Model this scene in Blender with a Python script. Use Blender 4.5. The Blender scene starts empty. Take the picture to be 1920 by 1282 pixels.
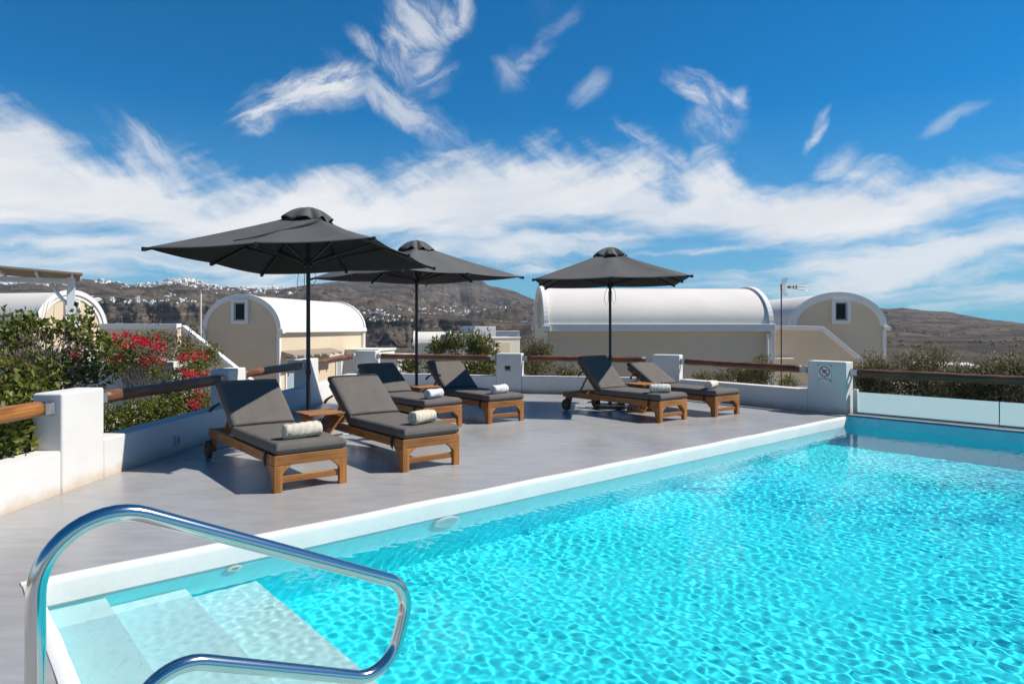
import bpy, bmesh, math, random
import numpy as np
from mathutils import Vector, Matrix, Euler

SC = bpy.context.scene
COL = SC.collection
R = math.radians
F = 1265.0            # survey: bearing unit (tan of bearing = (b-960)/F)

# ------------------------------------------------------------------ camera
cam_d = bpy.data.cameras.new('camera')
cam = bpy.data.objects.new('camera', cam_d)
COL.objects.link(cam)
cam.location = (0, 0, 1.5)
cam.rotation_euler = (R(90), 0, 0)
cam_d.sensor_width = 36.0
cam_d.lens = 36.0 * F / 1920
cam_d.shift_y = -28.0 / 1920
cam_d.clip_start = 0.05
cam_d.clip_end = 20000
SC.camera = cam

# ------------------------------------------------------------------ world, sun, exposure
SUN_AZ = math.atan2(0.996, 0.085)      # clockwise from +Y
SUN_EL = R(49.5)
world = bpy.data.worlds.new('World')
SC.world = world
world.use_nodes = True


def build_sky():
    nt = world.node_tree
    N = nt.nodes.new
    L = nt.links.new
    bg = nt.nodes['Background']
    bg.inputs[1].default_value = 0.068
    sky = N('ShaderNodeTexSky')
    sky.sky_type = 'NISHITA'
    sky.sun_disc = False
    sky.sun_elevation = SUN_EL
    sky.sun_rotation = SUN_AZ
    sky.altitude = 300
    sky.air_density = 1.0
    sky.dust_density = 0.0
    sky.ozone_density = 3.0

    def math_(op, a, b=None, c=None, clamp=False):
        n = N('ShaderNodeMath')
        n.operation = op
        n.use_clamp = clamp
        for i, v in enumerate((a, b, c)):
            if v is None:
                continue
            if isinstance(v, (int, float)):
                n.inputs[i].default_value = v
            else:
                L(v, n.inputs[i])
        return n.outputs[0]

    def ramp(v, a, b, lo=0.0, hi=1.0, smooth=True):
        n = N('ShaderNodeMapRange')
        n.interpolation_type = 'SMOOTHSTEP' if smooth else 'LINEAR'
        L(v, n.inputs[0])
        for i, x in enumerate((a, b, lo, hi)):
            n.inputs[i + 1].default_value = x
        return n.outputs[0]

    def noise(vec, scale, detail=6, rough=0.55, dist=0.0):
        n = N('ShaderNodeTexNoise')
        n.noise_dimensions = '3D'
        L(vec, n.inputs['Vector'])
        n.inputs['Scale'].default_value = scale
        n.inputs['Detail'].default_value = detail
        n.inputs['Roughness'].default_value = rough
        n.inputs['Distortion'].default_value = dist
        return n.outputs['Fac']

    # sky tint: deep polarised blue
    hs = N('ShaderNodeHueSaturation')
    hs.inputs['Saturation'].default_value = 1.0
    hs.inputs['Value'].default_value = 1.0
    L(sky.outputs[0], hs.inputs['Color'])
    tint = N('ShaderNodeMix')
    tint.data_type = 'RGBA'
    tint.blend_type = 'MULTIPLY'
    tint.inputs['Factor'].default_value = 1.0
    L(hs.outputs[0], tint.inputs['A'])
    tint.inputs['B'].default_value = (0.0, 0.78, 1.24, 1)

    tc = N('ShaderNodeTexCoord')
    sep = N('ShaderNodeSeparateXYZ')
    L(tc.outputs['Generated'], sep.inputs[0])
    x, y, z = sep.outputs
    az = math_('ARCTAN2', x, y)
    el = math_('ARCSINE', z)
    comb = N('ShaderNodeCombineXYZ')
    L(az, comb.inputs[0])
    L(el, comb.inputs[1])
    P = comb.outputs[0]

    def mapped(loc=(0, 0, 0), rot=0.0, scale=(1, 1, 1)):
        n = N('ShaderNodeMapping')
        n.vector_type = 'TEXTURE'
        L(P, n.inputs['Vector'])
        n.inputs['Location'].default_value = loc
        n.inputs['Rotation'].default_value = (0, 0, rot)
        n.inputs['Scale'].default_value = scale
        return n.outputs[0]

    # warp the coordinates so edges curl
    wn = N('ShaderNodeTexNoise')
    L(P, wn.inputs['Vector'])
    wn.inputs['Scale'].default_value = 7.0
    wn.inputs['Detail'].default_value = 5
    wn.inputs['Roughness'].default_value = 0.6
    ws = N('ShaderNodeVectorMath')
    ws.operation = 'SUBTRACT'
    L(wn.outputs['Color'], ws.inputs[0])
    ws.inputs[1].default_value = (0.5, 0.5, 0.5)
    wm = N('ShaderNodeVectorMath')
    wm.operation = 'MULTIPLY_ADD'
    L(ws.outputs[0], wm.inputs[0])
    wm.inputs[1].default_value = (0.055, 0.055, 0)
    L(P, wm.inputs[2])
    Pw = wm.outputs[0]

    def mapped_w(loc, rot, scale):
        n = N('ShaderNodeMapping')
        n.vector_type = 'TEXTURE'
        L(Pw, n.inputs['Vector'])
        n.inputs['Location'].default_value = loc
        n.inputs['Rotation'].default_value = (0, 0, rot)
        n.inputs['Scale'].default_value = scale
        return n.outputs[0]

    def ae(bx, by):
        a = math.atan((bx - 960) / F)
        return a, math.atan((613 - by) / F * math.cos(a))

    # streaky cirrus texture
    s1 = noise(mapped_w((0, 0, 0), R(20), (1.9, 0.55, 1)), 8.0, 10, 0.60, 0.35)
    s2 = noise(mapped_w((3, 1, 0), R(-36), (1.4, 0.50, 1)), 9.0, 10, 0.60, 0.35)
    s3 = noise(mapped_w((1, 5, 0), R(4), (2.6, 0.42, 1)), 8.0, 10, 0.60, 0.3)
    big = noise(Pw, 3.2, 4, 0.5)

    def curve(pts):
        n = N('ShaderNodeFloatCurve')
        cm = n.mapping
        c = cm.curves[0]
        P2 = []
        for bx, by in pts:
            a, e = ae(bx, by)
            P2.append((a / 3.0 + 0.5, min(1, max(0, e * 2))))
        P2 = [(0.0, P2[0][1])] + P2 + [(1.0, P2[-1][1])]
        c.points[0].location = P2[0]
        c.points[1].location = P2[-1]
        for p in P2[1:-1]:
            c.points.new(*p)
        for p in c.points:
            p.handle_type = 'AUTO_CLAMPED'
        cm.update()
        L(math_('MULTIPLY_ADD', az, 1 / 3.0, 0.5), n.inputs['Value'])
        return math_('MULTIPLY', n.outputs[0], 0.5)

    up = curve([(-700, 150), (-300, 170), (0, 205), (100, 250), (180, 292), (260, 275), (330, 300), (420, 335), (500, 322), (600, 312), (700, 318), (800, 300), (900, 290), (1000, 280),
                (1150, 272), (1230, 292), (1275, 325), (1340, 285), (1390, 322), (1500, 345), (1560, 318), (1640, 305), (1720, 325), (1800, 345), (1920, 350), (2300, 330)])
    lo = curve([(-700, 440), (0, 425), (160, 428), (310, 445), (500, 470), (740, 440), (900, 445), (1000, 425), (1150, 430), (1300, 445), (1500, 465), (1620, 452), (1700, 425), (1800, 400), (1920, 378), (2300, 380)])
    rag = math_('MULTIPLY_ADD', math_('SUBTRACT', s2, 0.5), 0.13, math_('MULTIPLY', math_('SUBTRACT', s1, 0.5), 0.15))
    du = math_('ADD', math_('SUBTRACT', up, el), rag)
    dl = math_('ADD', math_('SUBTRACT', el, lo), math_('MULTIPLY', math_('SUBTRACT', s3, 0.5), 0.09))
    band = math_('MULTIPLY', ramp(du, -0.024, 0.050), ramp(dl, -0.014, 0.026))
    tex = ramp(math_('ADD', math_('MULTIPLY', s1, 0.55), math_('MULTIPLY', big, 0.45)), 0.28, 0.54, 0.70, 1.0)
    dens = math_('MULTIPLY', band, tex)

    # low stripes between the band and the horizon
    low = math_('MULTIPLY', ramp(el, 0.004, 0.04), ramp(math_('SUBTRACT', lo, el), -0.03, 0.02))
    low = math_('MULTIPLY', low, ramp(math_('ADD', math_('MULTIPLY', s3, 0.75), math_('MULTIPLY', big, 0.25)), 0.43, 0.60, 0.06, 0.85))
    dens = math_('MAXIMUM', dens, low)

    # single wisps: centre, half sizes (in survey units), tilt, strength, streak
    f1 = noise(mapped_w((2, 2, 0), R(24), (1.5, 0.48, 1)), 14.0, 10, 0.62, 0.6)
    f2 = noise(mapped_w((5, 2, 0), R(-44), (1.3, 0.50, 1)), 14.0, 10, 0.62, 0.6)
    wisps = [((600, 165), (150, 44), 16, 0.95, f1), ((500, 205), (80, 40), 30, 0.85, f1), ((760, 205), (170, 36), -30, 0.62, f2), ((640, 140), (70, 26), 10, 0.9, f1),
             ((780, 45), (74, 90), -14, 0.72, f2), ((845, 20), (40, 60), -24, 0.75, f2), ((730, 110), (95, 24), -34, 0.66, f2), ((800, 130), (60, 60), 0, 0.50, f1),
             ((1325, 168), (92, 26), -33, 0.98, f2), ((1350, 225), (66, 66), -8, 0.40, f2), ((1385, 195), (40, 24), -50, 0.8, f2),
             ((1527, 252), (52, 13), 54, 0.75, f1), ((1790, 217), (90, 19), 27, 0.45, f1), ((1010, 90), (95, 22), 42, 0.36, f1),
             ((1105, 165), (50, 30), 30, 0.30, f1), ((1275, 288), (30, 22), -50, 0.5, f2), ((1335, 300), (44, 40), 60, 0.75, f1),
             ((960, 130), (48, 40), 70, 0.32, f2), ((290, 268), (120, 34), -26, 0.6, f2), ((1190, 290), (70, 28), 20, 0.6, f1), ((1560, 320), (60, 34), 30, 0.55, f1)]
    for (cx, cy), (hx, hy), rot, st, tx in wisps:
        a, e = ae(cx, cy)
        k = math.cos(a) ** 2
        v = mapped_w((a, e, 0), R(rot), (hx / F * k, hy / F * math.cos(a), 1))
        ln = N('ShaderNodeVectorMath')
        ln.operation = 'LENGTH'
        L(v, ln.inputs[0])
        m = ramp(ln.outputs['Value'], 0.0, 1.75, 1.0, 0.0)
        m = math_('MULTIPLY_ADD', math_('SUBTRACT', tx, 0.5), math_('MULTIPLY_ADD', m, 1.4, 0.6), m)
        m = math_('MULTIPLY', ramp(m, 0.30, 1.30), ramp(tx, 0.34, 0.60, 0.50, 1.12))
        dens = math_('MAXIMUM', dens, math_('MULTIPLY', m, st, clamp=True))
    # thin veil elsewhere (continues outside the view)
    veil = math_('MULTIPLY', ramp(big, 0.56, 0.8, 0.0, 0.06), ramp(el, 0.05, 0.3))
    dens = math_('MAXIMUM', dens, veil, clamp=True)
    shade = ramp(math_('ADD', math_('MULTIPLY', s3, 0.5), math_('MULTIPLY', big, 0.5)), 0.35, 0.62)
    cc = N('ShaderNodeMix')
    cc.data_type = 'RGBA'
    L(shade, cc.inputs['Factor'])
    cc.inputs['A'].default_value = (8.3, 8.7, 9.3, 1)
    cc.inputs['B'].default_value = (10.4, 10.4, 10.5, 1)
    mix = N('ShaderNodeMix')
    mix.data_type = 'RGBA'
    L(math_('MULTIPLY', dens, 0.97), mix.inputs['Factor'])
    pale = N('ShaderNodeMix')
    pale.data_type = 'RGBA'
    L(ramp(el, -0.02, 0.30, 0.60, 0.0, False), pale.inputs['Factor'])
    L(tint.outputs['Result'], pale.inputs['A'])
    pale.inputs['B'].default_value = (2.2, 4.8, 7.0, 1)
    L(pale.outputs['Result'], mix.inputs['A'])
    L(cc.outputs['Result'], mix.inputs['B'])
    L(mix.outputs['Result'], bg.inputs[0])


build_sky()
sun_d = bpy.data.lights.new('sun', 'SUN')
sun_d.energy = 5.0
sun_d.angle = R(0.53)
sun_d.color = (1.0, 0.94, 0.845)
sun_d.cycles.is_caustics_light = True
sun = bpy.data.objects.new('sun', sun_d)
COL.objects.link(sun)
S_DIR = Vector((math.sin(SUN_AZ) * math.cos(SUN_EL), math.cos(SUN_AZ) * math.cos(SUN_EL), math.sin(SUN_EL)))
sun.rotation_euler = (-S_DIR).to_track_quat('-Z', 'Y').to_euler()
sun.location = S_DIR * 50
SC.view_settings.view_transform = 'Standard'
SC.view_settings.look = 'None'
SC.view_settings.exposure = 0.36
SC.view_settings.gamma = 1.0
SC.view_settings.use_curve_mapping = False
SC.cycles.use_denoising = True
SC.cycles.caustics_refractive = True
SC.cycles.caustics_reflective = False
SC.cycles.max_bounces = 10
SC.cycles.sample_clamp_indirect = 6.0

# ------------------------------------------------------------------ materials
MATS = {}


def mat(name, col, rough=0.6, var=0.0, vscale=3.0, bump=0.0, bscale=40.0, metal=0.0, col2=None, spec=None, stretch=None, detail=5, coat=0.0, trans=None):
    if name in MATS:
        return MATS[name]
    m = bpy.data.materials.new(name)
    m.use_nodes = True
    nt = m.node_tree
    N, L = nt.nodes.new, nt.links.new
    p = nt.nodes['Principled BSDF']
    p.inputs['Base Color'].default_value = (*col, 1)
    p.inputs['Roughness'].default_value = rough
    p.inputs['Metallic'].default_value = metal
    if spec is not None:
        p.inputs['Specular IOR Level'].default_value = spec
    if coat:
        p.inputs['Coat Weight'].default_value = coat
        p.inputs['Coat Roughness'].default_value = 0.15
    tc = N('ShaderNodeTexCoord')
    vec = tc.outputs['Object']
    if stretch:
        mp = N('ShaderNodeMapping')
        mp.inputs['Scale'].default_value = stretch
        L(vec, mp.inputs['Vector'])
        vec = mp.outputs[0]
    if var or col2:
        n = N('ShaderNodeTexNoise')
        n.inputs['Scale'].default_value = vscale
        n.inputs['Detail'].default_value = detail
        n.inputs['Roughness'].default_value = 0.6
        L(vec, n.inputs['Vector'])
        mx = N('ShaderNodeMix')
        mx.data_type = 'RGBA'
        mr = N('ShaderNodeMapRange')
        L(n.outputs['Fac'], mr.inputs[0])
        mr.inputs[1].default_value = 0.3
        mr.inputs[2].default_value = 0.7
        L(mr.outputs[0], mx.inputs['Factor'])
        b = col2 or tuple(min(1, c * (1 + var)) for c in col)
        a = col if col2 else tuple(c * (1 - var) for c in col)
        mx.inputs['A'].default_value = (*a, 1)
        mx.inputs['B'].default_value = (*b, 1)
        L(mx.outputs['Result'], p.inputs['Base Color'])
    if bump:
        n2 = N('ShaderNodeTexNoise')
        n2.inputs['Scale'].default_value = bscale
        n2.inputs['Detail'].default_value = 4
        L(vec, n2.inputs['Vector'])
        bp = N('ShaderNodeBump')
        bp.inputs['Strength'].default_value = bump
        bp.inputs['Distance'].default_value = 0.02
        L(n2.outputs['Fac'], bp.inputs['Height'])
        L(bp.outputs[0], p.inputs['Normal'])
    MATS[name] = m
    return m


PLASTER = mat('white_plaster', (0.64, 0.625, 0.60), 0.8, 0.05, 1.6, 0.12, 14)
def grime(m, z_top, col, amount):
    nt = m.node_tree
    N, L = nt.nodes.new, nt.links.new
    p = nt.nodes['Principled BSDF']
    src = p.inputs['Base Color'].links[0].from_socket
    tc = N('ShaderNodeTexCoord')
    sp = N('ShaderNodeSeparateXYZ')
    L(tc.outputs['Object'], sp.inputs[0])
    n = N('ShaderNodeTexNoise')
    n.inputs['Scale'].default_value = 5.0
    n.inputs['Detail'].default_value = 7
    n.inputs['Roughness'].default_value = 0.7
    L(tc.outputs['Object'], n.inputs['Vector'])
    a = N('ShaderNodeMath')
    a.operation = 'MULTIPLY_ADD'
    L(n.outputs['Fac'], a.inputs[0])
    a.inputs[1].default_value = -0.22
    L(sp.outputs[2], a.inputs[2])
    r = N('ShaderNodeMapRange')
    r.interpolation_type = 'SMOOTHSTEP'
    L(a.outputs[0], r.inputs[0])
    r.inputs[1].default_value = -0.12
    r.inputs[2].default_value = z_top
    r.inputs[3].default_value = amount
    r.inputs[4].default_value = 0.0
    mx = N('ShaderNodeMix')
    mx.data_type = 'RGBA'
    L(r.outputs[0], mx.inputs['Factor'])
    L(src, mx.inputs['A'])
    mx.inputs['B'].default_value = (*col, 1)
    L(mx.outputs['Result'], p.inputs['Base Color'])


grime(PLASTER, 0.02, (0.50, 0.38, 0.25), 0.75)
TRIM = mat('white_trim', (0.70, 0.685, 0.66), 0.75, 0.04, 2.0, 0.15, 20)
ROOFW = mat('white_roof', (0.64, 0.60, 0.55), 0.75, 0.05, 0.9, 0.2, 5)
TAN = mat('sand_render', (0.60, 0.49, 0.355), 0.85, 0.05, 0.8, 0.15, 30)
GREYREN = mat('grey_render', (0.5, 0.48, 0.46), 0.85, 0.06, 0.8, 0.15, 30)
SHUT = mat('blue_grey_shutter', (0.30, 0.36, 0.40), 0.5, 0.08, 4)
GLASSD = mat('dark_window_glass', (0.012, 0.013, 0.014), 0.15, spec=0.15)
WOODP = mat('white_painted_wood', (0.62, 0.66, 0.68), 0.6, 0.08, 6, 0.1, 60)
REED = mat('reed_roofing', (0.26, 0.21, 0.16), 0.9, 0.3, 30, 0.4, 80)
FABSHADE = mat('shade_dark_canvas', (0.022, 0.023, 0.024), 0.9)  # near-black canvas: shade under the canopies put into the colour
FABRIC = mat('charcoal_canvas', (0.080, 0.080, 0.079), 0.85, 0.10, 5, 0.08, 60)
CUSH = mat('taupe_cushion', (0.108, 0.095, 0.086), 0.9, 0.10, 6, 0.18, 26)
CUSHB = mat('charcoal_cushion_edge', (0.030, 0.028, 0.028), 0.9, 0.1, 8, 0.15, 60)
DMET = mat('dark_green_metal', (0.018, 0.026, 0.030), 0.45, metal=0.3)
GALV = mat('galvanised_steel', (0.48, 0.50, 0.50), 0.4, 0.1, 20, metal=0.8)
CHROME = mat('polished_steel', (0.62, 0.61, 0.59), 0.14, 0.03, 30, metal=1.0)
BLACK = mat('black_plastic', (0.012, 0.012, 0.012), 0.4)
RUBBER = mat('dark_wheel', (0.05, 0.038, 0.028), 0.6, 0.2, 20)


def wood(name, dark, light, axis, rough=0.5, ring=1.0):
    m = bpy.data.materials.new(name)
    m.use_nodes = True
    nt = m.node_tree
    N, L = nt.nodes.new, nt.links.new
    p = nt.nodes['Principled BSDF']
    tc = N('ShaderNodeTexCoord')
    mp = N('ShaderNodeMapping')
    sc = [26.0, 26.0, 26.0]
    sc[axis] = 1.6
    mp.inputs['Scale'].default_value = sc
    L(tc.outputs['Object'], mp.inputs['Vector'])
    n = N('ShaderNodeTexNoise')
    n.inputs['Scale'].default_value = 1.0 * ring
    n.inputs['Detail'].default_value = 6
    n.inputs['Roughness'].default_value = 0.65
    n.inputs['Distortion'].default_value = 0.6
    L(mp.outputs[0], n.inputs['Vector'])
    big = N('ShaderNodeTexNoise')
    big.inputs['Scale'].default_value = 2.2
    big.inputs['Detail'].default_value = 3
    L(tc.outputs['Object'], big.inputs['Vector'])
    cr = N('ShaderNodeValToRGB')
    cr.color_ramp.elements[0].position = 0.32
    cr.color_ramp.elements[0].color = (*dark, 1)
    cr.color_ramp.elements[1].position = 0.68
    cr.color_ramp.elements[1].color = (*light, 1)
    ad = N('ShaderNodeMath')
    ad.operation = 'MULTIPLY_ADD'
    L(big.outputs['Fac'], ad.inputs[0])
    ad.inputs[1].default_value = 0.55
    sub = N('ShaderNodeMath')
    sub.operation = 'SUBTRACT'
    L(n.outputs['Fac'], sub.inputs[0])
    sub.inputs[1].default_value = 0.27
    L(sub.outputs[0], ad.inputs[2])
    L(ad.outputs[0], cr.inputs[0])
    oi = N('ShaderNodeObjectInfo')
    hv = N('ShaderNodeHueSaturation')
    mr = N('ShaderNodeMapRange')
    L(oi.outputs['Random'], mr.inputs[0])
    mr.inputs[3].default_value = 0.82
    mr.inputs[4].default_value = 1.15
    L(mr.outputs[0], hv.inputs['Value'])
    L(cr.outputs[0], hv.inputs['Color'])
    L(hv.outputs[0], p.inputs['Base Color'])
    p.inputs['Roughness'].default_value = rough
    bp = N('ShaderNodeBump')
    bp.inputs['Strength'].default_value = 0.25
    bp.inputs['Distance'].default_value = 0.006
    L(n.outputs['Fac'], bp.inputs['Height'])
    L(bp.outputs[0], p.inputs['Normal'])
    return m


TEAKX = wood('teak_across', (0.17, 0.062, 0.012), (0.44, 0.178, 0.040), 0)
TEAKY = wood('teak_along', (0.16, 0.058, 0.012), (0.41, 0.165, 0.036), 1)
TEAKZ = wood('teak_upright', (0.17, 0.062, 0.012), (0.44, 0.178, 0.040), 2)
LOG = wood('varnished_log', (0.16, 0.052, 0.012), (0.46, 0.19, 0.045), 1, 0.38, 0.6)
LOGD = wood('shade_dark_log', (0.045, 0.016, 0.007), (0.22, 0.085, 0.032), 1, 0.5, 0.6)  # log colour darkened to carry the shade on all but the nearest rail


def mat_deck():
    m = bpy.data.materials.new('grey_cement_deck')
    m.use_nodes = True
    nt = m.node_tree
    N, L = nt.nodes.new, nt.links.new
    p = nt.nodes['Principled BSDF']
    tc = N('ShaderNodeTexCoord')
    a = N('ShaderNodeTexNoise')
    a.inputs['Scale'].default_value = 0.9
    a.inputs['Detail'].default_value = 8
    a.inputs['Roughness'].default_value = 0.68
    a.inputs['Distortion'].default_value = 0.5
    L(tc.outputs['Object'], a.inputs['Vector'])
    mp = N('ShaderNodeMapping')
    mp.inputs['Rotation'].default_value = (0, 0, R(12))
    mp.inputs['Scale'].default_value = (1.2, 7, 1)
    L(tc.outputs['Object'], mp.inputs['Vector'])
    b = N('ShaderNodeTexNoise')
    b.inputs['Scale'].default_value = 2.0
    b.inputs['Detail'].default_value = 6
    b.inputs['Distortion'].default_value = 0.8
    L(mp.outputs[0], b.inputs['Vector'])
    ad = N('ShaderNodeMath')
    ad.operation = 'ADD'
    L(a.outputs['Fac'], ad.inputs[0])
    L(b.outputs['Fac'], ad.inputs[1])
    cr = N('ShaderNodeValToRGB')
    e = cr.color_ramp.elements
    e[0].position = 0.36
    e[0].color = (0.262, 0.258, 0.256, 1)
    e[1].position = 0.64
    e[1].color = (0.345, 0.340, 0.337, 1)
    hf = N('ShaderNodeMath')
    hf.operation = 'MULTIPLY'
    L(ad.outputs[0], hf.inputs[0])
    hf.inputs[1].default_value = 0.5
    L(hf.outputs[0], cr.inputs[0])
    L(cr.outputs[0], p.inputs['Base Color'])
    mr = N('ShaderNodeMapRange')
    L(a.outputs['Fac'], mr.inputs[0])
    mr.inputs[1].default_value = 0.3
    mr.inputs[2].default_value = 0.7
    mr.inputs[3].default_value = 0.24
    mr.inputs[4].default_value = 0.40
    L(mr.outputs[0], p.inputs['Roughness'])
    bp = N('ShaderNodeBump')
    bp.inputs['Strength'].default_value = 0.10
    bp.inputs['Distance'].default_value = 0.02
    L(b.outputs['Fac'], bp.inputs['Height'])
    L(bp.outputs[0], p.inputs['Normal'])
    return m


DECKM = mat_deck()

# ------------------------------------------------------------------ mesh helpers


class MB:
    def __init__(self):
        self.v, self.f = [], []

    def add(self, vs, fs):
        o = len(self.v)
        self.v += [tuple(p) for p in vs]
        self.f += [tuple(i + o for i in f) for f in fs]
        return self

    def box(self, c, s, M=None):
        hx, hy, hz = s[0] / 2, s[1] / 2, s[2] / 2
        vs = [Vector((x * hx, y * hy, z * hz)) for z in (-1, 1) for y in (-1, 1) for x in (-1, 1)]
        if M is not None:
            vs = [M @ p for p in vs]
        c = Vector(c)
        return self.add([p + c for p in vs], [(0, 2, 3, 1), (4, 5, 7, 6), (0, 1, 5, 4), (2, 6, 7, 3), (0, 4, 6, 2), (1, 3, 7, 5)])

    def bar(self, a, b, w, h, up=(0, 0, 1)):
        a, b = Vector(a), Vector(b)
        d = b - a
        ln = d.length
        y = d.normalized()
        x = y.cross(Vector(up))
        if x.length < 1e-4:
            x = Vector((1, 0, 0))
        x.normalize()
        z = x.cross(y)
        M = Matrix((x, y, z)).transposed()
        return self.box((a + b) / 2, (w, ln, h), M)

    def tube(self, pts, r, n=10, cap=True, closed=False):
        pts = [Vector(p) for p in pts]
        rs = r if isinstance(r, (list, tuple)) else [r] * len(pts)
        rings = []
        prev = None
        for i, p in enumerate(pts):
            t = (pts[min(i + 1, len(pts) - 1)] - pts[max(i - 1, 0)])
            t.normalize()
            if prev is None:
                ref = Vector((0, 0, 1)) if abs(t.z) < 0.9 else Vector((1, 0, 0))
                x = t.cross(ref).normalized()
            else:
                x = (prev - t * prev.dot(t)).normalized()
            prev = x
            y = t.cross(x)
            rings.append([p + (x * math.cos(2 * math.pi * k / n) + y * math.sin(2 * math.pi * k / n)) * rs[i] for k in range(n)])
        vs = [q for rg in rings for q in rg]
        fs = []
        for i in range(len(rings) - 1):
            for k in range(n):
                fs.append((i * n + k, i * n + (k + 1) % n, (i + 1) * n + (k + 1) % n, (i + 1) * n + k))
        if cap:
            fs.append(tuple(range(n))[::-1])
            fs.append(tuple((len(rings) - 1) * n + k for k in range(n)))
        return self.add(vs, fs)

    def prism(self, poly, axis_vec):
        """closed polygon (3D points) extruded by axis_vec"""
        n = len(poly)
        a = [Vector(p) for p in poly]
        b = [p + Vector(axis_vec) for p in a]
        fs = [tuple(range(n))[::-1], tuple(range(n, 2 * n))]
        for i in range(n):
            j = (i + 1) % n
            fs.append((i, j, n + j, n + i))
        return self.add(a + b, fs)

    def mesh(self, name, smooth=False):
        me = bpy.data.meshes.new(name)
        me.from_pydata(self.v, [], self.f)
        bm = bmesh.new()
        bm.from_mesh(me)
        bmesh.ops.recalc_face_normals(bm, faces=bm.faces)
        bm.to_mesh(me)
        bm.free()
        if smooth:
            me.shade_smooth()
        return me

    def build(self, name, m, parent=None, smooth=False, bevel=0.0, seg=2):
        me = self.mesh(name, smooth)
        me.materials.append(m)
        return link(name, me, parent, bevel, seg)


def link(name, me, parent=None, bevel=0.0, seg=2):
    o = bpy.data.objects.new(name, me)
    COL.objects.link(o)
    if parent is not None:
        o.parent = parent
    if bevel:
        md = o.modifiers.new('bevel', 'BEVEL')
        md.width = bevel
        md.segments = seg
        md.limit_method = 'ANGLE'
        md.angle_limit = R(35)
        me.shade_smooth()
        md.harden_normals = True
    return o


def tag(o, label=None, cat=None, group=None, kind=None):
    if label:
        o['label'] = label
    if cat:
        o['category'] = cat
    if group:
        o['group'] = group
    if kind:
        o['kind'] = kind
    return o


def empty(name, loc=(0, 0, 0), rz=0.0, **k):
    o = bpy.data.objects.new(name, None)
    o.empty_display_size = 0.2
    COL.objects.link(o)
    o.location = loc
    o.rotation_euler = (0, 0, rz)
    return tag(o, **k)


def structure(o):
    o['kind'] = 'structure'
    return o


def raw_mesh(name, V, Fc, m, smooth=False):
    me = bpy.data.meshes.new(name)
    V = np.asarray(V, dtype=np.float32)
    Fc = np.asarray(Fc, dtype=np.int32)
    k = Fc.shape[1]
    me.vertices.add(len(V))
    me.vertices.foreach_set('co', V.ravel())
    me.loops.add(Fc.size)
    me.loops.foreach_set('vertex_index', Fc.ravel())
    me.polygons.add(len(Fc))
    me.polygons.foreach_set('loop_start', np.arange(0, Fc.size, k, dtype=np.int32))
    me.polygons.foreach_set('loop_total', np.full(len(Fc), k, dtype=np.int32))
    me.polygons.foreach_set('use_smooth', np.full(len(Fc), smooth))
    me.update(calc_edges=True)
    me.validate()
    me.materials.append(m)
    return me


# value noise in numpy -------------------------------------------------
def vnoise(x, y, seed):
    xi, yi = np.floor(x).astype(np.int64), np.floor(y).astype(np.int64)
    fx, fy = x - xi, y - yi
    fx, fy = fx * fx * (3 - 2 * fx), fy * fy * (3 - 2 * fy)

    def h(a, b):
        n = (a * 374761393 + b * 668265263 + seed * 2147483647) & 0xFFFFFFFF
        n = ((n ^ (n >> 13)) * 1274126177) & 0xFFFFFFFF
        return ((n ^ (n >> 16)) & 0xFFFF) / 65535.0
    return (h(xi, yi) * (1 - fx) + h(xi + 1, yi) * fx) * (1 - fy) + (h(xi, yi + 1) * (1 - fx) + h(xi + 1, yi + 1) * fx) * fy


def fbm(x, y, seed, octv=5, gain=0.5):
    s, a, t = 0.0, 1.0, 0.0
    for i in range(octv):
        s = s + a * vnoise(x * 2 ** i, y * 2 ** i, seed + i * 17)
        t += a
        a *= gain
    return s / t


def ridged(x, y, seed, octv=4, gain=0.5):
    s, a, t = 0.0, 1.0, 0.0
    for i in range(octv):
        s = s + a * (1 - np.abs(2 * vnoise(x * 2 ** i, y * 2 ** i, seed + i * 31) - 1))
        t += a
        a *= gain
    return s / t


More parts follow.
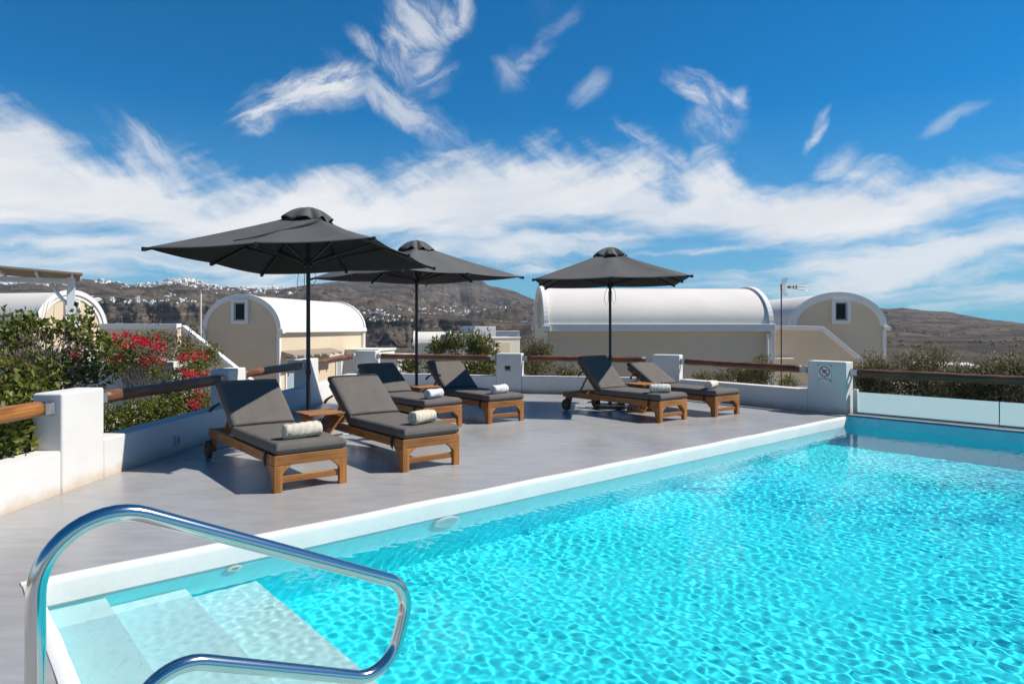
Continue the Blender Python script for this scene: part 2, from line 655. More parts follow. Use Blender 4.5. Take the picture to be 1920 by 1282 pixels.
# ------------------------------------------------------------------ far terrain
def mat_terrain():
    m = bpy.data.materials.new('volcanic_hillside')
    m.use_nodes = True
    nt = m.node_tree
    N, L = nt.nodes.new, nt.links.new
    p = nt.nodes['Principled BSDF']
    p.inputs['Roughness'].default_value = 0.95
    p.inputs['Specular IOR Level'].default_value = 0.1
    tc = N('ShaderNodeTexCoord')
    geo = N('ShaderNodeNewGeometry')

    def noise(scale, stretch, detail=8, rough=0.62, dist=0.0):
        mp = N('ShaderNodeMapping')
        mp.inputs['Scale'].default_value = stretch
        L(tc.outputs['Object'], mp.inputs['Vector'])
        n = N('ShaderNodeTexNoise')
        n.inputs['Scale'].default_value = scale
        n.inputs['Detail'].default_value = detail
        n.inputs['Roughness'].default_value = rough
        n.inputs['Distortion'].default_value = dist
        L(mp.outputs[0], n.inputs['Vector'])
        return n.outputs['Fac']

    def ramp(v, stops):
        cr = N('ShaderNodeValToRGB')
        e = cr.color_ramp.elements
        while len(e) < len(stops):
            e.new(0.5)
        for i, (pos, c) in enumerate(stops):
            e[i].position = pos
            e[i].color = (*c, 1)
        L(v, cr.inputs[0])
        return cr.outputs[0]

    def mixc(f, a, b):
        mx = N('ShaderNodeMix')
        mx.data_type = 'RGBA'
        L(f, mx.inputs['Factor'])
        L(a, mx.inputs['A'])
        L(b, mx.inputs['B'])
        return mx.outputs['Result']
    soil = ramp(noise(0.030, (1, 0.5, 3), 10, 0.74, 0.6), [(0.38, (0.0150, 0.0140, 0.0135)), (0.46, (0.0460, 0.0370, 0.0310)), (0.54, (0.0820, 0.0640, 0.0500)), (0.64, (0.2000, 0.1560, 0.1120))])
    scrub = ramp(noise(0.20, (1, 0.6, 2), 6, 0.75), [(0.46, (0.0120, 0.0130, 0.0110)), (0.58, (0.1000, 0.0790, 0.0600))])
    rock = ramp(noise(0.045, (1, 1, 2.5), 10, 0.76, 0.3), [(0.40, (0.0140, 0.0130, 0.0130)), (0.50, (0.0620, 0.0470, 0.0390)), (0.62, (0.2300, 0.1700, 0.1200))])
    strata = ramp(noise(0.035, (0.15, 0.15, 3.0), 6, 0.64, 0.5), [(0.42, (0.0250, 0.0210, 0.0190)), (0.5, (0.0830, 0.0620, 0.0490)), (0.58, (0.2600, 0.1950, 0.1380))])
    fields = ramp(noise(0.026, (0.20, 0.7, 1), 5, 0.64), [(0.44, (0.0180, 0.0165, 0.0140)), (0.50, (0.0700, 0.0540, 0.0410)), (0.58, (0.1350, 0.1020, 0.0720))])
    half = N('ShaderNodeValue')
    half.outputs[0].default_value = 0.5
    cliff = mixc(half.outputs[0], rock, strata)
    soft = mixc(half.outputs[0], soil, scrub)
    sm = mixc(half.outputs[0], soft, fields)
    sep = N('ShaderNodeSeparateXYZ')
    L(geo.outputs['Normal'], sep.inputs[0])
    mr = N('ShaderNodeMapRange')
    L(sep.outputs[2], mr.inputs[0])
    mr.inputs[1].default_value = 0.62
    mr.inputs[2].default_value = 0.90
    col = mixc(mr.outputs[0], cliff, sm)
    L(col, p.inputs['Base Color'])
    return m


TERM = mat_terrain()

SKYLINE = [(-1200, 560), (-500, 550), (-200, 542), (0, 534), (100, 526), (150, 523), (200, 527), (250, 535), (290, 534), (318, 524), (332, 521), (348, 525), (385, 533), (430, 540), (520, 542), (560, 537),
           (600, 531), (650, 528), (700, 524), (760, 518), (820, 516), (870, 519), (895, 523), (905, 526), (916, 534), (941, 540), (967, 547), (998, 560), (1060, 578), (1200, 596), (1320, 604), (1440, 606),
           (1540, 600), (1610, 584), (1650, 578), (1700, 579), (1750, 583), (1800, 590), (1850, 598), (1920, 607), (2100, 611), (2600, 612), (3400, 612)]
CLIFFTOP = [(-1200, 575), (0, 545), (100, 550), (200, 556), (300, 562), (400, 568), (560, 575), (680, 590), (760, 592), (830, 600), (900, 606), (1000, 609), (1200, 612), (1440, 616), (1660, 632), (1920, 632), (3400, 630)]
FOOT = [(-1200, 650), (0, 635), (300, 640), (600, 655), (760, 652), (860, 640), (960, 632), (1100, 628), (1440, 640), (1660, 652), (1920, 655), (3400, 655)]


def interp(tab, x):
    return np.interp(x, [t[0] for t in tab], [t[1] for t in tab])


class Terrain:
    def __init__(self):
        bx = np.concatenate([np.arange(-1200, -80, 20), np.arange(-80, 2010, 3.0), np.arange(2010, 3400, 20)])
        dsky = np.interp(bx, [-1200, 0, 330, 560, 850, 1000, 1400, 1700, 3400], [2600, 2600, 2500, 2900, 3300, 3300, 3000, 2800, 2800])
        dtop = np.interp(bx, [-1200, 0, 400, 700, 1000, 1700, 3400], [1250, 1250, 1200, 1000, 850, 700, 700])
        isle = np.interp(bx, [-1200, 900, 1080, 3400], [1, 1, 0, 0])      # 1: caldera cliff below the plateau, 0: open fields
        dfoot = dtop - 95 * isle - 300 * (1 - isle)
        ysky, ytop, yfoot = interp(SKYLINE, bx), interp(CLIFFTOP, bx), interp(FOOT, bx)
        rows = []      # (depth, z)

        def zof(d, y):
            return 1.5 - (y - 613) * d / F
        near = [(14.0, -1.4), (20, -2.4), (30, -3.5), (45, -5.0), (80, -8.0), (140, -14.0), (260, -26.0)]
        for d, z in near:
            rows.append((np.full_like(bx, d), np.full_like(bx, z)))
        zf = zof(dfoot, yfoot)
        for t in np.linspace(0, 1, 12)[1:]:
            rows.append((260 + (dfoot - 260) * t, -26 + (zf + 26) * t ** 1.3))
        nc = len(rows)
        zt = zof(dtop, ytop)
        for t in np.linspace(0, 1, 46)[1:]:
            dd = dfoot + (dtop - dfoot) * t
            zz = zf + (zt - zf) * (0.35 * t + 0.65 * t ** 1.6)
            rows.append((dd, zz))
        npl = len(rows)
        zs = zof(dsky, ysky)
        mnt = np.exp(-((bx - 880) / 75.0) ** 2)
        for t in np.linspace(0, 1, 80)[1:]:
            rows.append((dtop + (dsky - dtop) * t, zt + (zs - zt) * ((0.30 - 0.08 * mnt) * t + (0.70 + 0.08 * mnt) * t ** (1.7 + 5.0 * mnt))))
        nsk = len(rows)
        for d, drop in ((200, 30), (900, 200), (4000, 420)):
            rows.append((dsky + d, zs - drop))
        D = np.array([r[0] for r in rows])
        Z = np.array([r[1] for r in rows])
        BX = np.broadcast_to(bx, D.shape)
        TB = (BX - 960) / F
        X = TB * D
        # relief
        row = np.arange(len(rows))[:, None]
        on_cliff = np.clip((row - nc + 6) / 8.0, 0, 1) * np.clip((npl - 1 - row) / 4.0, 0, 1)
        on_slope = np.clip((row - npl) / 10.0, 0, 1) * np.clip((nsk - 1 - row) / 26.0, 0.0, 1)
        on_slope = on_slope * np.interp(bx, [0, 600, 1000, 1450, 1600, 3400], [0.75, 1.0, 1.0, 0.6, 0.38, 0.38])
        isl = np.broadcast_to(isle, D.shape)
        rib = ridged(X / 46.0 + Z / 120.0, Z / 50.0 + 3, 5, 5, 0.6)
        D = D - on_cliff * isl * (rib - 0.5) * 62
        Z = Z + on_cliff * isl * (fbm(X / 40, D / 40, 9, 5, 0.6) - 0.5) * 40
        mt = np.exp(-((BX - 870) / 70.0) ** 2) + 0.55 * np.exp(-((BX - 1720) / 160.0) ** 2)
        rib2 = ridged(X / 95.0 + Z / 300.0, D / 900.0, 21, 5, 0.6)
        D = D - np.clip(on_slope * 2, 0, 1) * mt * (rib2 - 0.5) * 470 * np.clip((row - npl) / 50.0, 0, 1)
        Z = Z + on_slope * (ridged(X / 150, D / 260, 33, 6, 0.62) - 0.55) * 70
        Z = Z + on_slope * (fbm(X / 32, D / 45, 39, 5, 0.6) - 0.5) * 18
        # little field terraces on the open ground
        fld = np.clip((row - 4) / 6.0, 0, 1) * (1 - on_cliff * isl) * (1 - on_slope)
        Z = Z + fld * (fbm(X / 60, D / 35, 51, 4) - 0.5) * 9 * np.clip(D / 800, 0, 1)
        # crest irregularity
        crest = np.exp(-((row - nsk + 1) / 3.0) ** 2)
        Z = Z + crest * (fbm(X / 60, D * 0 + 7, 61, 5) - 0.5) * 9
        X = TB * D
        self.bx, self.X, self.D, self.Z, self.npl, self.nsk, self.nc = bx, X, D, Z, npl, nsk, nc
        nr, ncol = D.shape
        V = np.stack([X, D, Z], -1).reshape(-1, 3)
        idx = np.arange(nr * ncol).reshape(nr, ncol)
        Q = np.stack([idx[:-1, :-1], idx[:-1, 1:], idx[1:, 1:], idx[1:, :-1]], -1).reshape(-1, 4)
        me = raw_mesh('hills', V, Q, TERM, True)
        structure(link('hills', me))

    def at(self, b, y_target):
        """point of the terrain surface on bearing b whose elevation line is y_target (first from the far crest down)"""
        c = int(np.argmin(np.abs(self.bx - b)))
        ys = 613 + F * (1.5 - self.Z[:, c]) / self.D[:, c]
        for r in range(self.nsk - 1, self.nc, -1):
            if ys[r] >= y_target:
                vis = ys[r] <= ys[self.nc:r + 1].min() + 3.0
                return (self.X[r, c], self.D[r, c], self.Z[r, c], vis)
        return None


TER = Terrain()
# garden soil close to the terrace and the ground behind the viewer
g = MB()
GZ = -1.38
g.add([(-60, -120, GZ), (-4.4, -120, GZ), (-4.4, 14.6, GZ), (-60, 14.6, GZ)], [(0, 1, 2, 3)])
g.add([(-4.4, -120, GZ), (60, -120, GZ), (60, -5.2, GZ), (-4.4, -5.2, GZ)], [(0, 1, 2, 3)])
g.add([(9.4, -5.2, GZ), (60, -5.2, GZ), (60, 14.6, GZ), (4.4, 14.6, GZ), (6.35, 12.1, GZ), (13.4, 4.0, GZ)], [(0, 1, 2, 3, 4, 5)])
SOIL = mat('dry_soil', (0.17, 0.125, 0.09), 0.95, 0.25, 1.5, 0.5, 12)
structure(g.build('ground', SOIL))

yd = MB()  # pale sheet added below the houses to bounce warm light onto shaded walls
yp = [(16.9, -1.55), (20, -2.05), (30, -3.15), (45, -4.65), (60, -5.9)]
yd.add([p for y_, z_ in yp for p in ((-26, y_, z_), (24, y_, z_))], [(2 * i, 2 * i + 1, 2 * i + 3, 2 * i + 2) for i in range(len(yp) - 1)])
structure(yd.build('bounce_ground', mat('pale_bounce_ground', (0.37, 0.33, 0.27), 0.9, 0.12, 0.7)))

# ------------------------------------------------------------------ far villages
HOUSEW = mat('village_whitewash', (0.74, 0.71, 0.66), 0.9, 0.08, 0.2)


def village_mesh(k):
    rr = random.Random(k)
    b = MB()
    w, d, h = rr.uniform(6, 9), rr.uniform(5, 7), rr.uniform(3, 4.6)
    b.box((0, 0, h / 2 - 1.2), (w, d, h + 2.4))
    if rr.random() < 0.75:
        w2, h2 = rr.uniform(3, 5), rr.uniform(2.4, 6.2)
        sx = rr.choice((-1, 1))
        b.box((sx * (w / 2 + w2 / 2 - 1), rr.uniform(-1, 1), h2 / 2 - 1.2), (w2, rr.uniform(3.5, 5), h2 + 2.4))
    if rr.random() < 0.6:
        n = 8
        L_, rad = d * 0.9, rr.uniform(1.4, 2.0)
        poly = [(math.cos(math.pi * i / n) * rad, -L_ / 2, h + math.sin(math.pi * i / n) * rad * 0.8) for i in range(n + 1)]
        b.prism(poly, (0, L_, 0))
    return b, h, w, d


def village_proto(k):
    b, h, w, d = village_mesh(k)
    o = b.build('village_house', HOUSEW)
    return o


rv = random.Random(11)
LINES = [  # bearing range, elevation-line range, count, label, size
    ((285, 385), (523, 545), 60, 'white house packed into the hilltop town on the far ridge', 1.0, 'town houses on the far hilltop'),
    ((385, 560), (537, 552), 40, 'white house strung along the far ridge beside the hilltop town', 0.85, 'houses along the far ridge'),
    ((140, 290), (524, 540), 26, 'white house below the far ridge above the pergola', 0.8, 'houses under the left ridge'),
    ((0, 130), (530, 546), 26, 'white house on the plateau seen behind the pergola', 0.85, 'houses behind the pergola'),
    ((150, 420), (546, 566), 62, 'white house standing on the caldera cliff edge', 0.72, 'houses on the cliff edge'),
    ((640, 860), (572, 590), 44, 'white house in the village on the plateau between the umbrella poles', 0.62, 'plateau village houses'),
    ((850, 996), (584, 604), 42, 'white house in the village at the foot of the bare mountain', 0.5, 'houses under the mountain'),
    ((1672, 1900), (612, 630), 7, 'lone white farmhouse on the brown plain below the right hill', 0.42, 'farmhouses on the plain'),
]
PROTOS = {}
VSP = {}
for (b0, b1), (y0, y1), cnt, lab, size, grp in LINES:
    made = 0
    tries = 0
    while made < cnt and tries < cnt * 14:
        tries += 1
        b_ = rv.uniform(b0, b1)
        if grp == 'town houses on the far hilltop':
            b_ = 333 + rv.gauss(0, 26)
        y_ = rv.uniform(y0, y1)
        p = TER.at(b_, y_)
        if p is None or not p[3]:
            continue
        k = rv.randrange(7)
        if k not in PROTOS:
            o = village_proto(k)
            PROTOS[k] = o
        else:
            o = PROTOS[k].copy()
            COL.objects.link(o)
        s = size * rv.uniform(0.7, 1.35) * p[1] / 1300 * 0.92
        o.location = (p[0], p[1], p[2])
        o.rotation_euler = (0, 0, rv.uniform(-0.6, 0.6) + rv.choice((0, R(90))))
        o.scale = (s, s, s * rv.uniform(0.8, 1.1))
        tag(o, lab, 'house', grp)
        made += 1
# the remaining houses of the far town read as one mass
b = MB()
for i in range(1000):
    q = rv.random()
    if q < 0.5:
        b_, y_ = 335 + rv.gauss(0, 34), rv.uniform(524, 548)
    elif q < 0.75:
        b_, y_ = rv.uniform(150, 560), rv.uniform(540, 566)
    else:
        b_, y_ = rv.uniform(660, 990), rv.uniform(576, 602)
    p = TER.at(b_, y_)
    if p is None or not p[3]:
        continue
    s = p[1] / 1300 * rv.uniform(1.6, 4.4)
    b.box((p[0], p[1], p[2] + s * 0.3), (s * 1.3, s, s * rv.uniform(0.7, 1.3)), Matrix.Rotation(rv.uniform(0, 1.5), 3, 'Z'))
o = b.build('distant_village', HOUSEW)
tag(o, 'small white houses of the far villages reading as one scatter', 'village', kind='stuff')
# far scrub dots on plain and slopes
b = MB()
SCRUB = mat('far_scrub', (0.045, 0.048, 0.028), 0.95, 0.3, 0.5)
for i in range(1500):
    b_, y_ = rv.choice(((rv.uniform(1640, 1990), rv.uniform(612, 668)), (rv.uniform(560, 1000), rv.uniform(560, 606)), (rv.uniform(0, 560), rv.uniform(538, 556))))
    p = TER.at(b_, y_)
    if p is None or y_ < np.interp(b_, [t[0] for t in SKYLINE], [t[1] for t in SKYLINE]) + 12:
        continue
    s = p[1] / 1000 * rv.uniform(0.8, 3.0)
    pts = []
    n = 6
    c = Vector(p[:3])
    ring = [c + Vector((math.cos(a) * s * rv.uniform(0.8, 2.4), math.sin(a) * s, -0.3 * s)) for a in [2 * math.pi * k / n for k in range(n)]]
    top = [c + Vector((math.cos(a) * s * 0.6, math.sin(a) * s * 0.5, s * rv.uniform(0.5, 0.9))) for a in [2 * math.pi * k / n for k in range(n)]]
    b.add(ring + top, [(k, (k + 1) % n, n + (k + 1) % n, n + k) for k in range(n)] + [tuple(range(n, 2 * n))])
o = b.build('far_scrub', SCRUB)
tag(o, 'dark scrub dotted over the far hills and fields', 'scrub', kind='stuff')

# ------------------------------------------------------------------ pool frame
PA = Vector((-2.88, 3.92, 0))
PU = Vector((0.754, 0.657, 0)).normalized()
PV = Vector((PU.y, -PU.x, 0))
PL, PW = 11.28, 6.4
ZW = -0.142


def pw(u, v, z=0.0):
    p = PA + PU * u + PV * v
    return (p.x, p.y, z)


def mat_pool():
    m = bpy.data.materials.new('aqua_pool_plaster')
    m.use_nodes = True
    nt = m.node_tree
    N, L = nt.nodes.new, nt.links.new
    p = nt.nodes['Principled BSDF']
    p.inputs['Roughness'].default_value = 0.8
    p.inputs['Specular IOR Level'].default_value = 0.1
    tc = N('ShaderNodeTexCoord')
    n = N('ShaderNodeTexNoise')
    n.inputs['Scale'].default_value = 3.0
    n.inputs['Detail'].default_value = 6
    L(tc.outputs['Object'], n.inputs['Vector'])
    cr = N('ShaderNodeValToRGB')
    cr.color_ramp.elements[0].position = 0.3
    cr.color_ramp.elements[0].color = (0.030, 0.84, 0.95, 1)
    cr.color_ramp.elements[1].position = 0.7
    cr.color_ramp.elements[1].color = (0.050, 0.89, 0.98, 1)
    L(n.outputs['Fac'], cr.inputs[0])
    L(cr.outputs[0], p.inputs['Base Color'])
    return m


POOLM = mat_pool()
POOLW = mat('pale_pool_plaster', (0.52, 0.86, 0.87), 0.8, 0.03, 6, 0.15, 30, spec=0.1)


def receiver(o):
    o.cycles.is_caustics_receiver = True
    return o


# floor and lower walls
basin = MB()
d0, d1 = -1.12, -1.40
q = [pw(0.10, 0.035, d0), pw(2.4, 0.035, d0), pw(8.2, 0.035, d1), pw(PL, 0.035, d1)]
q2 = [pw(0.10, PW, d0), pw(2.4, PW, d0), pw(8.2, PW, d1), pw(PL, PW, d1)]
basin.add(q + q2, [(0, 1, 5, 4), (1, 2, 6, 5), (2, 3, 7, 6)])
zc = -0.15
basin.add([pw(0.10, 0.035, zc), pw(2.4, 0.035, zc), pw(8.2, 0.035, zc), pw(PL, 0.035, zc)] + q, [(0, 1, 5, 4), (1, 2, 6, 5), (2, 3, 7, 6)])
basin.add([pw(0.10, PW, zc), pw(2.4, PW, zc), pw(8.2, PW, zc), pw(PL, PW, zc)] + q2, [(0, 4, 5, 1), (1, 5, 6, 2), (2, 6, 7, 3)])
basin.add([pw(PL, 0.035, zc), pw(PL, PW, zc), pw(PL, PW, d1), pw(PL, 0.035, d1)], [(0, 1, 2, 3)])
basin.add([pw(0.10, 0.035, zc), pw(0.10, PW, zc), pw(0.10, PW, d0), pw(0.10, 0.035, d0)], [(0, 3, 2, 1)])
receiver(structure(basin.build('pool_basin', POOLM)))
# steps at the near end: three blocks
st = MB()
for u0, u1, zt in ((0.105, 0.44, -0.225), (0.441, 0.90, -0.40), (0.901, 1.37, -0.58)):
    a = [pw(u0, 0.055, zt), pw(u1, 0.055, zt), pw(u1, 4.6, zt), pw(u0, 4.6, zt)]
    b_ = [pw(u0, 0.055, d0), pw(u1, 0.055, d0), pw(u1, 4.6, d0), pw(u0, 4.6, d0)]
    st.add(a + b_, [(0, 1, 2, 3), (0, 4, 5, 1), (1, 5, 6, 2), (2, 6, 7, 3), (3, 7, 4, 0)])
receiver(structure(st.build('pool_steps', POOLW)))


# coping: white plastered rim, gently uneven, with rounded lip
def coping():
    rng = np.random.default_rng(4)
    b = MB()
    prof = [(-0.030, -0.02), (-0.029, 0.004), (-0.026, 0.006), (0.010, 0.007), (0.034, 0.006), (0.043, 0.001), (0.048, -0.008), (0.050, -0.03), (0.051, -0.10), (0.050, -0.165)]

    def run(p0, p1, inward, n):
        rows = []
        for i in range(n + 1):
            t = i / n
            c = Vector(p0).lerp(Vector(p1), t)
            wob = 0.004 * math.sin(t * 41 + 1.3) + 0.002 * math.sin(t * 97)
            rows.append([c + Vector(inward) * (o + wob * 0.5) + Vector((0, 0, z + 0.002 * math.sin(t * 57))) for o, z in prof])
        k = len(prof)
        b.add([p for r in rows for p in r], [(i * k + j, i * k + j + 1, (i + 1) * k + j + 1, (i + 1) * k + j) for i in range(n) for j in range(k - 1)])
    run(pw(0.021, 0), pw(PL, 0), PV, 90)
    run(pw(0.05, -0.03), pw(0.05, PW + 0.05), PU, 50)
    run(pw(0.05, PW + 0.05), pw(PL, PW + 0.05), -PV, 60)
    return b


COPM = mat('white_coping', (0.70, 0.69, 0.66), 0.7, 0.05, 2.5, 0.08, 18)
structure(coping().build('pool_coping', COPM, smooth=True))


# far rim and the grey gutter ledge under the glass
lg = MB()
lg.prism([pw(PL + 0.002, -0.02, -0.16), pw(PL + 0.52, -0.02, -0.16), pw(PL + 0.52, -0.02, 0.028), pw(PL + 0.045, -0.02, 0.028), pw(PL + 0.002, -0.02, 0.0)], PV * (PW + 2.0))
LEDGE = mat('grey_gutter_stone', (0.22, 0.24, 0.25), 0.55, 0.15, 6, 0.2, 30)
structure(lg.build('gutter_ledge', LEDGE))
rim = MB()
rim.prism([pw(PL - 0.012, 0.0, -0.165), pw(PL - 0.0005, 0.0, -0.165), pw(PL - 0.0005, 0.0, 0.004), pw(PL - 0.012, 0.0, 0.0)], PV * PW)
structure(rim.build('pool_rim', mat('aqua_rim', (0.25, 0.62, 0.70), 0.5, 0.06, 6)))


# water: closed body with a wave-shaped top
def water():
    nu, nv = 1000, 560
    U, Vv = np.meshgrid(np.linspace(0.07, PL + 0.03, nu), np.linspace(0.03, PW + 0.03, nv), indexing='ij')
    rng = np.random.default_rng(3)
    z = np.zeros_like(U)
    for i in range(90):
        lam = math.exp(rng.uniform(math.log(0.046), math.log(0.135)))
        a = R(20) + rng.normal(0, 0.85)
        k = 2 * math.pi / lam
        slope = 0.0028 * (lam / 0.1) ** 0.2
        z += slope / k * np.cos(k * (math.cos(a) * U + math.sin(a) * Vv) + rng.uniform(0, 6.28))
    amp = 0.35 + 1.15 * fbm(U / 1.5, Vv / 1.5, 71, 3)
    amp *= 0.30 + 0.70 * np.clip((U - 0.2) / 2.0, 0, 1)       # calmer over the steps
    z *= amp
    P = np.stack([PA.x + U * PU.x + Vv * PV.x, PA.y + U * PU.y + Vv * PV.y, ZW + z], -1).reshape(-1, 3)
    idx = np.arange(nu * nv).reshape(nu, nv)
    Q = np.stack([idx[:-1, :-1], idx[:-1, 1:], idx[1:, 1:], idx[1:, :-1]], -1).reshape(-1, 4)
    Q = Q[:, ::-1]
    return P, Q


P_, Q_ = water()
WM = bpy.data.materials.new('pool_water')
WM.use_nodes = True
wn_ = WM.node_tree
wn_.nodes.clear()
wo = wn_.nodes.new('ShaderNodeOutputMaterial')
wg = wn_.nodes.new('ShaderNodeBsdfGlass')
wg.inputs['IOR'].default_value = 1.333
wg.inputs['Roughness'].default_value = 0.0
wn_.links.new(wg.outputs[0], wo.inputs['Surface'])
wme = raw_mesh('water', P_, Q_, WM, True)
if wme.polygons[0].normal.z < 0:
    wme.flip_normals()
wobj = structure(link('water', wme))
wobj.cycles.is_caustics_caster = True

# pool fittings
f_ = empty('pool_light', pw(3.02, 0.052, -0.30), math.atan2(PU.y, PU.x), label='round underwater lamp set in the pool wall near the steps', cat='pool light')


def disc(b, r0, r1, y0, y1, n=24):
    vs, fs = [], []
    for k in range(n):
        a = 2 * math.pi * k / n
        vs += [(math.cos(a) * r0, y0, math.sin(a) * r0), (math.cos(a) * r1, y1, math.sin(a) * r1)]
    for k in range(n):
        j = (k + 1) % n
        fs.append((2 * k, 2 * j, 2 * j + 1, 2 * k + 1))
    b.add(vs, fs)
    return b


WPL = mat('white_plastic', (0.75, 0.8, 0.8), 0.4)
b = MB()
disc(b, 0.14, 0.135, 0, -0.02)
disc(b, 0.135, 0.10, -0.02, -0.025)
receiver(b.build('ring', WPL, f_))
b = MB()
disc(b, 0.10, 0.001, -0.022, -0.018)
receiver(b.build('lens', mat('lamp_lens', (0.35, 0.6, 0.62), 0.2), f_))
f_ = empty('pool_inlet', pw(1.22, 0.052, -0.23), math.atan2(PU.y, PU.x), label='small round water inlet in the pool wall above the steps', cat='inlet')
b = MB()
disc(b, 0.055, 0.05, 0, -0.012)
disc(b, 0.05, 0.025, -0.012, -0.014)
receiver(b.build('flange', WPL, f_))
b = MB()
disc(b, 0.025, 0.001, -0.013, -0.010)
receiver(b.build('nozzle', mat('grey_nozzle', (0.2, 0.3, 0.3), 0.4), f_))
f_ = empty('floor_drain', pw(1.93, 1.12, d0 + 0.004), 0, label='round white drain cover on the pool floor by the steps', cat='drain')
b = MB()
b.tube([(0, 0, 0), (0, 0, 0.015)], [0.13, 0.115], 24)
receiver(b.build('cover', POOLM, f_))
b = MB()
for k in range(12):
    a = 2 * math.pi * k / 12
    b.box((math.cos(a) * 0.08, math.sin(a) * 0.08, 0.017), (0.012, 0.008, 0.004), Matrix.Rotation(a, 3, 'Z'))
receiver(b.build('drain_slots', mat('drain_dark', (0.05, 0.12, 0.13), 0.6), f_))

# ------------------------------------------------------------------ deck
dk = MB()
poly = [pw(0, 0), pw(PL + 0.1, 0), (5.80, 11.62, 0), (5.45, 12.2, 0), (3.55, 14.55, 0), (3.2, 14.75, 0), (-0.07, 15.6, 0), (-3.9, 16.7, 0), (-4.2, 13.0, 0), (-4.25, 6.0, 0), (-4.25, -5.0, 0),
        (9.0, -5.0, 0), pw(0.05, PW + 0.05), pw(0.05, 0)]
# the last edge runs along the near rim; the far right side is a strip of its own
poly = [pw(0.035, 0), pw(PL + 0.1, 0)] + poly[2:12] + [pw(0.035, PW + 0.05 + 0.06)]
dk.add([(p[0], p[1], 0.0) for p in poly], [tuple(range(len(poly)))])
structure(dk.build('deck', DECKM))
dk2 = MB()
pts = [pw(0, PW + 0.11), pw(PL + 0.52, PW + 0.11), pw(PL + 0.52, PW + 3), (9.0, -5.0, 0)]
dk2.add([(p[0], p[1], -0.003) for p in pts], [(0, 1, 2, 3)])
structure(dk2.build('pool_side_paving', DECKM))

# ------------------------------------------------------------------ parapet wall
HP, HW = 0.90, 0.385
parapet = empty('parapet_wall', (-4.17, 6, 0), label='white plastered parapet wall with square posts round the deck', cat='wall')


def local(o, parent):
    o.parent = parent
    o.matrix_parent_inverse = Matrix.Translation(-Vector(parent.location)) if parent.rotation_euler.z == 0 else parent.matrix_world.inverted()
    return o


def child(b, name, m, parent, **k):
    """build in world space, then parent while keeping it in place"""
    o = b.build(name, m, None, **k)
    M = Matrix.Translation(parent.location) @ parent.rotation_euler.to_matrix().to_4x4()
    o.parent = parent
    o.matrix_parent_inverse = M.inverted()
    return o


TH = 0.25


def seg(p0, p1, h, name, z0=-1.6, th=TH, off=0.0):
    """wall piece whose inner face runs p0 -> p1 (deck on the right-hand side)"""
    a, b_ = Vector((*p0, 0)), Vector((*p1, 0))
    d = (b_ - a).normalized()
    nrm = Vector((-d.y, d.x, 0))       # outwards (left of travel)
    a0, b0 = a - nrm * off, b_ - nrm * off
    q = MB()
    q.prism([(*a0.xy, z0), (*b0.xy, z0), (*(b0 + nrm * (th + off)).xy, z0), (*(a0 + nrm * (th + off)).xy, z0)], (0, 0, h - z0))
    return child(q, name, PLASTER, parapet, bevel=0.022, seg=3)


POSTS = [((-4.07, 6.10), (-4.07, 6.73)), ((-3.98, 9.48), (-3.97, 10.06)), ((-3.78, 12.5), (-3.76, 13.1)), ((-3.80, 16.35), (-3.28, 16.22)),
         ((-0.36, 15.44), (0.22, 15.33)), ((3.06, 14.72), (3.58, 14.42)), ((5.30, 12.10), (5.73, 11.57))]
for i, (a, b_) in enumerate(POSTS):
    seg(a, b_, HP + (0.03 if i == 3 else 0), 'post', th=0.27, off=0.004)
seg((-4.10, -4.8), (-4.07, 6.098), HW, 'wall_panel')
seg((-4.07, 6.732), (-3.98, 9.478), HW, 'wall_panel')
seg((-3.97, 10.062), (-3.78, 12.498), HW, 'wall_panel')
seg((-3.76, 13.102), (-3.72, 16.3), HW, 'wall_panel')
seg((-3.278, 16.22), (-0.362, 15.44), HW, 'wall_panel')
seg((0.222, 15.33), (3.058, 14.72), HW, 'wall_panel')
seg((3.582, 14.42), (5.298, 12.10), HW, 'wall_panel')

# wall lamps
def wall_lamp(loc, rz, label, slot=False):
    r = empty('wall_lamp', loc, rz, label=label, cat='wall light')
    if slot:
        MB().box((0, -0.006, 0.015), (0.12, 0.012, 0.07)).build('slot', BLACK, r, bevel=0.002)
        MB().box((0, -0.012, -0.045), (0.12, 0.02, 0.035)).build('lip', mat('lamp_lip', (0.30, 0.28, 0.24), 0.6), r, bevel=0.003)
    else:
        q = MB()
        for dx, dz, sx, sz in ((-0.05, 0, 0.02, 0.12), (0.05, 0, 0.02, 0.12), (0, 0.05, 0.08, 0.02), (0, -0.05, 0.08, 0.02)):
            q.box((dx, -0.008, dz), (sx, 0.016, sz))
        q.build('bezel', GALV, r, bevel=0.002)
        MB().box((0, -0.003, 0), (0.08, 0.006, 0.08)).build('lens', mat('lamp_glass', (0.25, 0.28, 0.30), 0.3), r)
    return r


wall_lamp((-4.022, 8.1, 0.14), R(90), 'square step light in the shaded wall left of the nearest lounger')
wall_lamp((-3.862, 11.5, 0.155), R(90), 'square step light in the wall beside the left umbrella pole')
wall_lamp((-0.10, 15.386, 0.56), R(-10.7), 'black slot light in the white post at the back centre', True)


